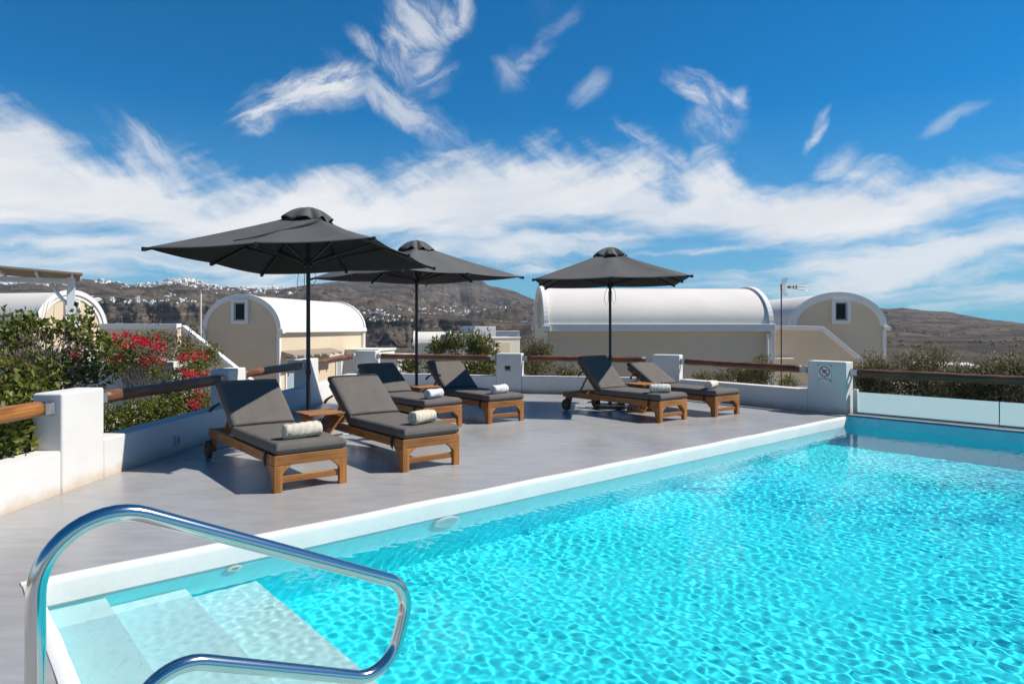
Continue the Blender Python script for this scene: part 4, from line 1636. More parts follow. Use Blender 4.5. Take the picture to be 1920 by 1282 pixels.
# bare twiggy fan in its middle
rg = np.random.default_rng(5)
bz = Vector(root.location)
b = MB()
rr = random.Random(8)
for i in range(420):
    st_ = Vector(W(rr.uniform(20, 95), rr.uniform(700, 770), 7.6)) - bz
    e_ = Vector(W(rr.gauss(60, 42), rr.gauss(668, 34), rr.uniform(7.2, 8.2))) - bz
    m_ = st_.lerp(e_, 0.5) + Vector((rr.uniform(-.08, .08), rr.uniform(-.1, .1), rr.uniform(-.08, .08)))
    b.tube([st_, m_, e_], [0.006, 0.004, 0.002], 4, cap=False)
o = b.build('bare_twigs', TWIG, root)
tag(o, kind='stuff')
b = MB()
for p0, p1, p2, r_ in (((72, 790, 7.6), (95, 690, 7.7), (150, 640, 7.9), 0.022), ((70, 790, 7.6), (78, 720, 7.6), (60, 650, 7.6), 0.018), ((80, 780, 7.7), (130, 720, 7.9), (200, 690, 8.3), 0.016), ((60, 800, 7.4), (40, 740, 7.2), (10, 690, 7.2), 0.016)):
    b.tube([Vector(W(*p)) - bz for p in (p0, p1, p2)], [r_, r_ * 0.8, r_ * 0.45], 7, cap=False)
b.build('limb', TWIG, root, smooth=True)
dry = [W(rr.gauss(95, 45), rr.gauss(680, 30), 7.8) - np.array(bz) for _ in range(60)]
add_leaf_part(root, 'dry_leaves', dry, [0.16] * 60, 14, 0.05, 0.03, LEAFDRY, 17)
add_leaf_part(root, 'bracts', [W(140, 669, 7.75) - np.array(bz)], [0.035], 26, 0.045, 0.035, PETAL, 18)

# bougainvillea in flower
root, cs = plant('flowering_bougainvillea', 'bougainvillea with bright red flowers spilling over the white outbuilding', 'shrub', tuple(W(290, 800, 13.45)),
                 shares([(ell(225, 660, 12.51, 36, 24, 0.5), 0.22), (ell(290, 650, 12.86, 52, 28, 0.5), 0.26), (ell(250, 665, 12.27, 40, 18, 0.35), 0.14), (ell(340, 668, 13.33, 42, 40, 0.6), 0.28), (ell(215, 690, 11.68, 20, 12, 0.12), 0.05), (ell(290, 695, 11.68, 16, 22, 0.10), 0.05)]),
                 LEAFG, 0.060, 0.038, 30, 211, 150, 0.19, TWIG, 0.011, hollow=0.15, low=-1, twigs=0.5)
bz = np.array(root.location)
fl = [(206, 633), (226, 627), (242, 627), (240, 640), (232, 648), (262, 640), (268, 643), (278, 643), (292, 636), (290, 652), (300, 648), (345, 670), (370, 665), (378, 668), (350, 669), (272, 675), (282, 681), (292, 672), (216, 672), (205, 674), (219, 637), (254, 641), (258, 645)]
cc_, rd_ = [], []
for bx, by in fl:
    for k in range(4):
        cc_.append(W(bx + rr.gauss(0, 6.5), by + rr.gauss(0, 4.5), rr.uniform(11.56, 12.09)) - bz)
        rd_.append(rr.uniform(0.028, 0.055))
add_leaf_part(root, 'bracts', cc_, rd_, 12, 0.042, 0.036, PETAL, 212)
dry = [W(rr.gauss(325, 28), rr.gauss(655, 25), 12.6) - bz for _ in range(45)]
add_leaf_part(root, 'dry_leaves', dry, [0.15] * 45, 16, 0.05, 0.026, LEAFDRY, 213)
b = MB()
for i in range(70):
    st_ = Vector(W(rr.uniform(180, 330), rr.uniform(660, 690), 12.2) - bz)
    e_ = Vector(W(rr.uniform(180, 390), rr.uniform(605, 680), rr.uniform(11.68, 13.22)) - bz)
    b.tube([st_, st_.lerp(e_, .5) + Vector((0, 0, rr.uniform(0, .12))), e_], [0.007, 0.005, 0.002], 4, cap=False)
tag(b.build('bare_twigs', TWIG, root), kind='stuff')

root, cs = plant('flowering_bougainvillea', 'bougainvillea with red flower cluster just behind the second wall post', 'shrub', tuple(W(385, 800, 12.51)),
                 shares([(ell(360, 705, 12.04, 44, 34, 0.5), 0.4), (ell(395, 670, 13.92, 26, 26, 0.4), 0.28), (ell(330, 735, 11.80, 40, 26, 0.4), 0.32)]),
                 LEAFG, 0.055, 0.030, 34, 251, 95, 0.18, TWIG, 0.010, hollow=0.2, low=-1)
bz = np.array(root.location)
cc_, rd_ = [], []
for bx, by in [(352, 698), (360, 704), (366, 698), (374, 702), (384, 704), (356, 708), (368, 708), (345, 697), (390, 700), (380, 708), (377, 728), (375, 740), (370, 754), (372, 757), (350, 750), (366, 755)]:
    for k in range(2):
        cc_.append(W(bx + rr.gauss(0, 6.5), by + rr.gauss(0, 4.5), rr.uniform(11.09, 11.45)) - bz)
        rd_.append(rr.uniform(0.028, 0.05))
add_leaf_part(root, 'bracts', cc_, rd_, 12, 0.04, 0.034, PETAL, 252)
# low hedge with little white flowers along the wall
root, cs = plant('low_hedge', 'low green hedge with tiny white flowers under the dark log rail', 'hedge', tuple(W(300, 830, 11.4)),
                 shares([(ell(215, 800, 10.6, 36, 34, 0.4), 0.24), (ell(255, 785, 10.9, 40, 32, 0.45), 0.26), (ell(300, 774, 11.3, 44, 30, 0.5), 0.26), (ell(345, 765, 12.2, 44, 28, 0.5), 0.28), (ell(390, 760, 12.8, 26, 24, 0.4), 0.14)]),
                 LEAFG, 0.055, 0.030, 60, 301, 210, 0.20, TWIGD, 0.008, hollow=0.15, low=-1, twigs=0.2)
bz = np.array(root.location)
cc_ = [W(rr.uniform(215, 400), rr.uniform(745, 812), 8.3) - bz for _ in range(60)]
cc_ = [cs[rr.randrange(len(cs))] + np.array((0.10, -0.10, 0.06)) for _ in range(46)]
fo = add_leaf_part(root, 'white_flowers', cc_, [0.03] * len(cc_), 9, 0.03, 0.03, PETALW, 302)
tag(fo, kind='stuff')

# oleanders beyond the glass balustrade
ole = [
    ((1640, 705, 17.6, 52, 40, 0.7), 'tallest grey green oleander against the far right vaulted house'),
    ((1735, 700, 16.8, 62, 48, 0.7), 'broad grey green oleander in the middle behind the glass balustrade'),
    ((1815, 718, 15.6, 50, 32, 0.6), 'low oleander in the dip of the shrub row behind the glass'),
    ((1895, 705, 15.0, 60, 46, 0.7), 'dense oleander at the right edge behind the glass balustrade'),
]
for k, (e_, lab) in enumerate(ole):
    c, r_, _ = ell(*e_)
    base = (c[0], c[1], -1.4)
    plant('oleander', lab, 'shrub', base, [(c, r_, 1.0), ((c[0], c[1], c[2] - 0.55), (r_[0] * 1.1, r_[1], 0.45), 0.35)], LEAFO, 0.095, 0.022, 40, 400 + k * 7, 150, 0.21, TWIGD, 0.012, 'oleanders behind the glass balustrade', hollow=0.25, low=-0.9, twigs=0.4, up=0.5)
plant('oleander', 'sunlit right end oleander reaching beyond the picture edge', 'shrub', (12.6, 13.6, -1.4), [((12.6, 13.6, 0.6), (0.9, 0.8, 0.6), 1.0)], LEAFO, 0.085, 0.02, 50, 455, 70, 0.17, TWIGD, 0.012, 'oleanders behind the glass balustrade', hollow=0.25, low=-0.9)
# olives and oleanders behind the back wall
back = [
    ((1012, 668, 17.5, 30, 40, 0.5), 'wispy olive shrub at the left corner of the long vaulted house', LEAFO),
    ((1062, 705, 16.6, 24, 18, 0.4), 'small olive shrub behind the back wall left of the right umbrella', LEAFO),
    ((1000, 694, 16.4, 26, 18, 0.4), 'round low olive shrub just right of the back centre post', LEAFO),
    ((1315, 712, 15.4, 18, 14, 0.3), 'small sparse shrub just right of the back right post', LEAFO),
    ((1352, 712, 15.0, 12, 14, 0.3), 'smallest shrub tuft below the log rail right of the long house centre', LEAFO),
    ((1390, 706, 14.8, 26, 20, 0.4), 'olive shrub under the log rail at the right part of the long house', LEAFO),
    ((1428, 700, 14.4, 18, 34, 0.35), 'upright olive shrub by the right corner of the long vaulted house', LEAFO),
    ((1478, 722, 13.6, 8, 12, 0.2), 'tiny green tuft at the door of the tan stair wall', LEAFD),
]
for k, (e_, lab, lm) in enumerate(back):
    c, r_, _ = ell(*e_)
    plant('olive_shrub', lab, 'shrub', (c[0], c[1], -1.4), [(c, r_, 1.0)], lm, 0.075, 0.020, 42, 500 + k * 5, max(10, int(60 * e_[3] / 26 * e_[4] / 24)), 0.15, TWIGD, 0.009, 'olive shrubs along the back wall', hollow=0.2, low=-1, twigs=0.45, up=0.6)
# leafy rosette shrubs (pittosporum) in the centre
ros = [
    ((823, 652, 19.0, 20, 18, 0.35), 'rosette leaved shrub left of the pair before the low vaulted building', 0.8),
    ((853, 645, 18.6, 22, 22, 0.4), 'rosette leaved shrub in the middle before the low vaulted building', 1.0),
    ((898, 655, 18.2, 30, 34, 0.5), 'tallest rosette leaved shrub in front of the cream building', 1.5),
    ((935, 682, 17.8, 30, 16, 0.4), 'low rosette leaved shrub left of the back centre post', 0.8),
    ((765, 690, 17.6, 20, 16, 0.4), 'dark rosette leaved shrub behind the second umbrella pole', 0.7),
    ((830, 690, 17.4, 42, 16, 0.4), 'wide dark green shrub filling the space under the back log rail', 1.3),
    ((900, 694, 17.2, 34, 14, 0.4), 'dense green shrub under the rail left of the back centre post', 1.1),
]
for k, (e_, lab, w_) in enumerate(ros):
    c, r_, _ = ell(*e_)
    plant('rosette_shrub', lab, 'shrub', (c[0], c[1], -1.6), [(c, r_, 1.0)], LEAFD, 0.15, 0.042, 15, 600 + k * 5, int(42 * w_), 0.14, TWIGD, 0.012, 'leafy shrubs behind the back rail', hollow=0.3, low=-0.8, twigs=0.6, up=0.7)

# ------------------------------------------------------------------ sun loungers
LW, LL = 0.70, 2.20
MESH = {}


def shared(key, fn):
    if key not in MESH:
        MESH[key] = fn()
    return MESH[key]


def put(key, name, parent, fn, m, loc=(0, 0, 0), rot=(0, 0, 0), bevel=0.0, seg=2, smooth=False):
    def mk():
        me = fn().mesh(name, smooth)
        me.materials.append(m)
        return me
    me = shared(key, mk)
    o = link(name, me, parent, bevel, seg)
    o.location = loc
    o.rotation_euler = rot
    return o


def cushion(lx, ly, lz, seed, nx=14, ny=26):
    """soft pad: rounded edges, slightly quilted top; local origin at the lower near-left corner"""
    rg = np.random.default_rng(seed)
    b = MB()
    top, bot = [], []
    rad = 0.032
    xs = [0, .006, .02, .04] + [lx * t for t in np.linspace(0.09, 0.91, nx)] + [lx - .04, lx - .02, lx - .006, lx]
    ys = [0, .006, .02, .04] + [ly * t for t in np.linspace(0.05, 0.95, ny)] + [ly - .04, ly - .02, ly - .006, ly]

    def edge(t, L_):
        d = min(t, L_ - t)
        if d >= 0.045:
            return 1.0
        return math.sqrt(max(0, 1 - (1 - d / 0.045) ** 2))
    X, Y = np.meshgrid(xs, ys, indexing='ij')
    nz = fbm(X * 7, Y * 7, seed, 3) - 0.5
    cr = 1 - ((X / lx - 0.5) * 2) ** 4
    for i, x in enumerate(xs):
        for j, y in enumerate(ys):
            k = min(edge(x, lx), edge(y, ly))
            top.append((x, y, lz * (0.5 + 0.5 * k) + (0.010 * nz[i, j] + 0.008 * cr[i, j]) * k))
            bot.append((x, y, lz * (0.5 - 0.5 * k)))
    nX, nY = len(xs), len(ys)
    fs = []
    for i in range(nX - 1):
        for j in range(nY - 1):
            a = i * nY + j
            fs.append((a, a + nY, a + nY + 1, a + 1))
            fs.append(tuple(q + nX * nY for q in (a, a + 1, a + nY + 1, a + nY)))
    b.add(top + bot, fs)
    return b


def front_leg(sx):
    """leg with curved bracket to the rails; sx=0 left, 1 right"""
    b = MB()
    s = 1 if sx == 0 else -1
    x0 = 0 if sx == 0 else LW
    b.prism([(x0, 0.0, 0.0), (x0 + s * 0.075, 0.0, 0.0), (x0 + s * 0.075, 0.0, 0.155), (x0 + s * 0.095, 0.0, 0.185), (x0 + s * 0.16, 0.0, 0.238), (x0, 0.0, 0.238)], (0, 0.05, 0))
    b.prism([(x0, 0.051, 0.0), (x0, 0.085, 0.0), (x0, 0.10, 0.14), (x0, 0.20, 0.238), (x0, 0.051, 0.238)], (s * 0.045, 0, 0))
    return b


def lounger(label, loc, rz, back, towel, ties=True, strap=False):
    r = empty('sun_lounger', (*loc, 0.001), R(rz), label=label, cat='sun lounger', group='teak sun loungers on the deck')
    for sx in (0, 1):
        x = 0.0225 if sx == 0 else LW - 0.0225
        put('side_rail', 'side_rail', r, lambda: MB().box((0, LL / 2 + 0.025, 0), (0.045, LL - 0.052, 0.092)), TEAKY, (x, 0, 0.286), bevel=0.005)
        put('leg%d' % sx, 'leg', r, lambda: front_leg(sx), TEAKZ, bevel=0.004)
        put('rear_leg', 'leg', r, lambda: MB().prism([(-0.022, 0, 0), (-0.022, 0.075, 0), (-0.022, 0.10, 0.16), (-0.022, -0.05, 0.16)], (0.044, 0, 0)), TEAKZ, (x, LL - 0.16, 0.078), bevel=0.004)
        w = put('wheel', 'wheel', r, lambda: MB().tube([(-0.02, 0, 0), (0.02, 0, 0)], 0.104, 28), RUBBER, (-0.028 if sx == 0 else LW + 0.028, LL - 0.12, 0.105), bevel=0.006)
        put('hub', 'hub', w, lambda: MB().tube([(-0.026, 0, 0), (0.026, 0, 0)], 0.03, 14), TEAKX, bevel=0.003)
    put('axle', 'axle', r, lambda: MB().tube([(-0.01, 0, 0), (LW + 0.01, 0, 0)], 0.014, 8), GALV, (0, LL - 0.12, 0.105))
    put('front_rail', 'front_rail', r, lambda: MB().box((LW / 2, 0.0225, 0), (LW, 0.045, 0.094)), TEAKX, (0, 0, 0.2865), bevel=0.005)
    put('rear_rail', 'rear_rail', r, lambda: MB().box((LW / 2, LL - 0.024, 0), (LW - 0.092, 0.045, 0.08)), TEAKX, (0, 0, 0.286), bevel=0.005)
    put('stretcher', 'stretcher', r, lambda: MB().box((LW / 2, 0.035, 0), (LW - 0.152, 0.028, 0.058)), TEAKX, (0, 0, 0.108), bevel=0.004)
    for k in range(9):
        put('slat', 'slat', r, lambda: MB().box((LW / 2, 0, 0), (LW - 0.095, 0.075, 0.018)), TEAKX, (0, 0.14 + k * 0.145, 0.318), bevel=0.003)
    put('seat_cushion', 'seat_cushion', r, lambda: cushion(LW - 0.015, 1.36, 0.108, 3), CUSH, (0.008, -0.012, 0.331), smooth=True)
    # reclined back: pivots on the hinge
    bk = put('back_frame', 'back_frame', r, lambda: MB().box((0.06, 0.38, -0.015), (0.035, 0.76, 0.035)).box((LW - 0.06, 0.38, -0.015), (0.035, 0.76, 0.035)).box((LW / 2, 0.755, -0.015), (LW - 0.16, 0.035, 0.03)), TEAKY, (0, 1.335, 0.33), (R(back), 0, 0), bevel=0.003)
    for k in range(5):
        put('back_slat', 'slat', bk, lambda: MB().box((LW / 2, 0, 0.009), (LW - 0.10, 0.07, 0.016)), TEAKX, (0, 0.09 + k * 0.145, 0), bevel=0.003)
    put('back_cushion', 'back_cushion', r, lambda: cushion(LW - 0.015, 0.79, 0.104, 7, 14, 16), CUSH, (0.008, 1.335 - 0.02 * math.sin(R(back)), 0.352), (R(back), 0, 0), smooth=True)
    # prop
    t = 0.5
    py, pz = 1.335 + math.cos(R(back)) * t, 0.31 + math.sin(R(back)) * t
    for x in (0.13, LW - 0.13):
        q = MB()
        q.bar((x, py, pz), (x, min(LL - 0.1, py + 0.24), 0.30), 0.03, 0.022)
        q.build('prop_arm', TEAKY, r)
    if ties:
        rr_ = random.Random(int(loc[0] * 100))
        for x, y in ((-0.006, 0.20), (LW + 0.006, 0.20)):
            s = -1 if x < 0 else 1
            q = MB()
            q.tube([(x, y, 0.36), (x + s * 0.012, y + 0.006, 0.31), (x + s * 0.014, y - 0.004, 0.25), (x + s * 0.008, y + rr_.uniform(-.02, .02), 0.215)], [0.010, 0.011, 0.010, 0.006], 6)
            q.tube([(x, y + 0.012, 0.36), (x + s * 0.016, y + 0.02, 0.29), (x + s * 0.006, y + 0.03, 0.23)], [0.008, 0.009, 0.005], 6)
            q.build('tie_strap', CUSHB, r, smooth=True)
        c, s_ = math.cos(R(back)), math.sin(R(back))
        q = MB()
        y1, z1 = 1.335 + c * 0.5, 0.36 + s_ * 0.5
        q.tube([(0.0, y1, z1), (-0.05, y1 + 0.03, z1 - 0.035), (-0.085, y1 + 0.02, z1 - 0.06), (-0.10, y1 + 0.03, z1 - 0.09)], [0.012, 0.014, 0.02, 0.012], 7)
        q.build('tie_strap', CUSHB, r, smooth=True)
    if strap:
        c, s_ = math.cos(R(back)), math.sin(R(back))
        MB().box((LW / 2, 0.60, 0.116), (LW - 0.05, 0.03, 0.006)).build('back_strap', mat('pale_strap', (0.6, 0.52, 0.40), 0.9), r).location = (0, 1.335, 0.352)
        r.children[-1].rotation_euler = (R(back), 0, 0)
    # rolled towel: lies on the cushion, a thing of its own
    w, l, col, lab, trot = towel
    M = Matrix.Translation((*loc, 0)) @ Matrix.Rotation(R(rz), 4, 'Z')
    p = M @ Vector((w, l, 0.449))
    return r, p, R(rz) + R(trot), col, lab


TOWELB = mat('beige_towel', (0.66, 0.585, 0.47), 0.95, 0.10, 60, 0.8, 120)
TOWELW = mat('white_towel', (0.72, 0.71, 0.73), 0.95, 0.08, 60, 0.8, 120)
TOWELC = mat('cream_towel', (0.70, 0.66, 0.57), 0.95, 0.10, 60, 0.8, 120)


def towel(label, p, rz, m, rad=0.072, L_=0.33, seed=0):
    r = empty('rolled_towel', (p.x, p.y, p.z), rz, label=label, cat='towel', group='rolled towels on the loungers')
    # outer roll with a lap edge and gently uneven surface
    n, k = 40, 22
    V, fs = [], []
    for i in range(k + 1):
        t = i / k
        e = min(t, 1 - t) * L_
        rr_ = rad * (1 - 0.12 * max(0, 1 - e / 0.012) ** 2)
        for j in range(n):
            a = 2 * math.pi * j / n
            lap = 0.008 * (1 - j / n)
            w = 0.004 * math.sin(a * 3 + t * 5 + seed) + 0.003 * math.sin(t * 31 + a * 2 + seed)
            q = rr_ + lap + w
            V.append(((t - 0.5) * L_, math.cos(a + 2.2) * q, rad + math.sin(a + 2.2) * q * 0.95))
    for i in range(k):
        for j in range(n):
            fs.append((i * n + j, (i + 1) * n + j, (i + 1) * n + (j + 1) % n, i * n + (j + 1) % n))
    b = MB()
    b.add(V, fs)
    b.build('roll', m, r, smooth=True)
    # spiral ends
    q = MB()
    turns = 3.4
    for sx in (-1, 1):
        pts_in, pts_out = [], []
        for j in range(90):
            t = j / 89
            a = 2.2 + turns * 2 * math.pi * t
            ro = rad * (0.12 + 0.86 * t)
            x = sx * (L_ / 2 - 0.002)
            pts_out.append((x, math.cos(a) * ro, rad + math.sin(a) * ro * 0.95))
        q.tube(pts_out, 0.0085, 6)
    q.build('spiral_edge', m, r, smooth=True)
    q = MB()
    for sx in (-1, 1):
        q.tube([(sx * (L_ / 2 - 0.012), 0, rad), (sx * (L_ / 2 - 0.010), 0, rad)], rad * 0.95, 24)
    q.build('roll_core', m, r)
    return r


LG = [
    ('nearest teak lounger with taupe cushion and its backrest half in shadow at the left wall', (-2.141, 6.078), 38.5, 36.5, (0.33, 0.20, TOWELB, 'thick beige rolled towel on the nearest lounger', 2), True, False),
    ('fully sunlit teak lounger right of the front side table', (-1.124, 6.956), 38.5, 36, (0.37, 0.24, TOWELB, 'cream beige rolled towel on the fully sunlit front lounger', 16), True, False),
    ('teak lounger in the middle row with its whole backrest in dark shade', (-1.27, 9.68), 42, 37, (0.30, 0.17, TOWELW, 'white lilac rolled towel on the lounger with the all dark backrest', 16), True, False),
    ('teak lounger beside the second umbrella pole with a diagonal shadow on its backrest', (-0.367, 10.43), 37, 38, (0.31, 0.14, TOWELW, 'white rolled towel on the lounger beside the second umbrella pole', 14), True, False),
    ('teak lounger with steeply raised backrest left of the right umbrella pole', (2.308, 10.54), 39, 47, (0.25, 0.2, TOWELC, 'cream rolled towel seen end on upon the lounger with the steep backrest', -38), True, False),
    ('rearmost right teak lounger lying flattest with a pale strap on its backrest', (3.386, 11.24), 38, 31, (0.24, 0.25, TOWELC, 'white rolled towel on the flattest right lounger', 16), True, True),
]
TW = []
for a in LG:
    r, p, tr, col, lab = lounger(a[0], a[1], a[2], a[3], a[4], a[5], a[6])
    TW.append((lab, p, tr, col))
for k, (lab, p, tr, col) in enumerate(TW):
    towel(lab, p, tr, col, 0.072 if k < 2 else 0.068, 0.35 if k == 0 else 0.31, k * 1.7)


# ------------------------------------------------------------------ folding side tables
def side_table(label, c, rz):
    r = empty('side_table', (*c, 0.001), R(rz), label=label, cat='side table', group='folding teak side tables between the loungers')
    H, S = 0.50, 0.44
    for k in range(6):
        y = -S / 2 + S / 12 + k * S / 6
        put('t_slat', 'slat', r, lambda: MB().box((0, 0, 0), (S, S / 6 - 0.007, 0.018)), TEAKX, (0, y, H - 0.009), bevel=0.002)
    for sx in (-1, 1):
        put('t_batten', 'batten', r, lambda: MB().box((0, 0, 0), (0.04, S - 0.02, 0.022)), TEAKY, (sx * 0.15, 0, H - 0.030), bevel=0.002)
    # two crossing slatted leg frames
    for sg in (-1, 1):
        fr = empty('leg_frame', (0, 0, 0))
        q = MB()
        wdt = S - 0.06 if sg > 0 else S - 0.14
        a, b_ = Vector((sg * 0.19, 0, H - 0.045)), Vector((-sg * 0.17, 0, 0.012))
        for yy in (-wdt / 2, wdt / 2):
            q.bar(a + Vector((0, yy, 0)), b_ + Vector((0, yy, 0)), 0.03, 0.022, (1, 0, 0))
        q.box((b_.x, 0, 0.03), (0.03, wdt, 0.04))
        q.box((a.x, 0, a.z), (0.03, wdt, 0.03))
        COL.objects.unlink(fr)
        bpy.data.objects.remove(fr)
        fr = q.build('leg_frame', TEAKZ, r)
        nsl = 5
        for k in range(nsl):
            yy = -wdt / 2 + wdt * (k + 1) / (nsl + 1)
            MB().bar(a + Vector((0, yy, 0)), b_ + Vector((0, yy, 0)), 0.034, 0.012, (1, 0, 0)).build('slat', TEAKZ, fr)
    return r


side_table('folding slatted teak table between the two front loungers', (-2.27, 7.97), 39)
side_table('folding slatted teak table between the two middle loungers', (-1.50, 11.42), 39)
side_table('folding slatted teak table between the two right loungers', (2.31, 12.0), 38)


# ------------------------------------------------------------------ umbrellas
def umbrella(label, loc, ze, rz, tilt, s=2.60, rise=0.53, seed=0, crease=False):
    r = empty('parasol', (*loc, 0.001), R(rz), label=label, cat='umbrella', group='charcoal parasols over the loungers')
    # base and pole
    MB().box((0, 0, 0.03), (0.55, 0.55, 0.06)).build('base_plate', DMET, r, bevel=0.01)
    MB().tube([(0, 0, 0.06), (0, 0, 0.42)], 0.035, 14).build('base_tube', DMET, r)
    MB().tube([(0, 0, 0.07), (0, 0, ze + rise + 0.04)], 0.026, 14).build('pole', DMET, r)
    MB().tube([(0, 0, 0.90), (0, 0, 0.96)], 0.033, 12).build('pole_collar', DMET, r)
    hd = MB().tube([(0, 0, 0), (0, 0, 0.10)], [0.05, 0.045], 14).build('runner', DMET, r)
    hd.location = (0, 0, ze - 0.10)
    hs = s / 2
    tx, ty = tilt

    def zt(x, y):
        return x * tx + y * ty
    z_top = ze + rise
    # canopy with vent opening; panels hang slightly between the ribs
    n = 16
    ro = 0.12
    V, fs = [], []
    per = []
    for k in range(8 * 6):
        t = k / (8 * 6) * 4
        sd, u = int(t), (t - int(t)) * 2 - 1
        per.append([(u, -1), (1, u), (-u, 1), (-1, -u)][sd])
    m_ = len(per)
    for i in range(n + 1):
        f = i / n
        for k, (px_, py_) in enumerate(per):
            sc_ = ro + (hs - ro) * f
            x, y = px_ * sc_, py_ * sc_
            kk = (k % 6) / 6.0
            rb = math.sin(kk * math.pi)       # 0 on a rib, 1 between ribs
            sag = 0.030 * rb * math.sin(f * math.pi * 0.85) + 0.006 * rb * f
            z = z_top - rise * f ** 0.93 - sag + zt(x, y) * f
            inn = 1 - 0.012 * rb * f ** 4
            V.append((x * inn, y * inn, z))
    for i in range(n):
        for k in range(m_):
            j = (k + 1) % m_
            fs.append((i * m_ + k, i * m_ + j, (i + 1) * m_ + j, (i + 1) * m_ + k))
    b = MB()
    b.add(V, fs)
    cn = b.build('canopy', FABRIC, r, smooth=True)
    cn.data.materials.append(FABSHADE)
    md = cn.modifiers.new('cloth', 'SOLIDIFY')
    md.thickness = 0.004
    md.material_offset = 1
    # hem
    q = MB()
    last = [Vector(V[n * m_ + k]) for k in range(m_)]
    q.tube(last + [last[0]], 0.006, 5, cap=False)
    q.build('hem', FABRIC, r)
    # vent cap: ruffled
    rr_ = random.Random(seed)
    V, fs = [], []
    nn, kk_ = 10, 80
    ph = rr_.uniform(0, 6)
    for i in range(nn + 1):
        f = i / nn
        for k in range(kk_):
            a = 2 * math.pi * k / kk_
            sq = 1 / max(abs(math.cos(a)), abs(math.sin(a)))
            rad = (0.03 + 0.27 * f) * (0.75 + 0.25 * sq) * (1 + 0.05 * f * math.sin(a * 8 + ph) + 0.03 * f * math.sin(a * 13))
            ruff = abs(math.sin(a * 4 + ph)) * 1.5 - 0.9 + 0.35 * math.sin(a * 11 + 2 * ph)
            z = z_top + 0.115 - 0.150 * f ** 1.9 + 0.040 * ruff * f ** 1.1 - 0.022 * f
            V.append((math.cos(a) * rad, math.sin(a) * rad, z))
    for i in range(nn):
        for k in range(kk_):
            j = (k + 1) % kk_
            fs.append((i * kk_ + k, i * kk_ + j, (i + 1) * kk_ + j, (i + 1) * kk_ + k))
    b = MB()
    b.add(V, fs)
    b.add([V[k] for k in range(kk_)], [tuple(range(kk_))])
    vc = b.build('vent_cap', FABRIC, r, smooth=True)
    md = vc.modifiers.new('cloth', 'SOLIDIFY')
    md.thickness = 0.005
    # ribs and struts
    for k in range(8):
        a = math.pi / 4 * k
        dx, dy = (math.cos(a), math.sin(a))
        mxx = max(abs(dx), abs(dy))
        dx, dy = dx / mxx, dy / mxx

        def at(f, drop):
            sc_ = ro + (hs - ro) * f
            x, y = dx * sc_, dy * sc_
            return Vector((x, y, z_top - rise * f ** 0.93 + zt(x, y) * f - drop))
        q = MB()
        pts = [at(f, 0.022) for f in (0.0, 0.25, 0.5, 0.75, 1.0)]
        for p0, p1 in zip(pts[:-1], pts[1:]):
            q.bar(p0, p1, 0.020, 0.030)
        rb = q.build('rib', DMET, r)
        MB().box(at(1.0, 0.018) + Vector((dx * 0.012, dy * 0.012, 0)), (0.035, 0.035, 0.045)).build('end_cap', DMET, rb)
        MB().bar((dx * 0.04, dy * 0.04, ze - 0.05), at(0.52 if k % 2 else 0.60, 0.035), 0.018, 0.026).build('strut', DMET, r)
    # crank cord loops
    rr_ = random.Random(seed + 5)
    q = MB()
    for sg in (-1, 1):
        w = rr_.uniform(0.07, 0.11)
        h = rr_.uniform(0.26, 0.38)
        pts = [(sg * 0.03, -0.03, ze - 0.06), (sg * (0.03 + w * 0.8), -0.035, ze - 0.06 - h * 0.35), (sg * (0.03 + w), -0.04, ze - 0.06 - h * 0.75), (sg * (0.03 + w * 0.5), -0.04, ze - 0.06 - h), (sg * 0.035, -0.04, ze - 0.06 - h * 0.8), (sg * 0.03, -0.035, ze - 0.3 * h - 0.06)]
        q.tube(pts, 0.004, 5)
    q.build('cord', BLACK, r, smooth=True)
    if crease:
        # folded dark tuck in the cloth beside the ridge
        q = MB()
        path = []
        for t in np.linspace(0, 1, 12):
            x = 0.16 + 0.10 * t
            y = -0.30 - 0.92 * t
            f = (max(abs(x), abs(y)) - ro) / (hs - ro)
            path.append(Vector((0.30 - 0.62 * t + 0.02 * math.sin(t * 9), y, z_top - rise * f ** 0.93 + zt(x, y) * f + 0.004 - 0.012 * math.sin(f * math.pi))))
        q.tube(path, [0.018 * (1 - 0.75 * i / 11) + 0.003 for i in range(12)], 6)
        q.build('cloth_tuck', FABSHADE, r, smooth=True)
    return r


def tl(rz, tx, ty):
    """tilt measured in the world frame, expressed in the parasol frame"""
    a = R(rz)
    return (tx * math.cos(a) + ty * math.sin(a), -tx * math.sin(a) + ty * math.cos(a))


umbrella('largest front charcoal parasol over the two nearest loungers', (-2.585, 8.56), 2.365, -7.3, tl(-7.3, 0.022, -0.036), seed=1, crease=True)
umbrella('middle charcoal parasol partly hidden behind the front one', (-1.665, 11.76), 2.36, -43.1, tl(-43, 0.011, 0.003), seed=2)
umbrella('right charcoal parasol standing alone before the long vaulted house', (1.825, 12.55), 2.33, -7.3, tl(-7.3, 0.014, -0.003), seed=3)

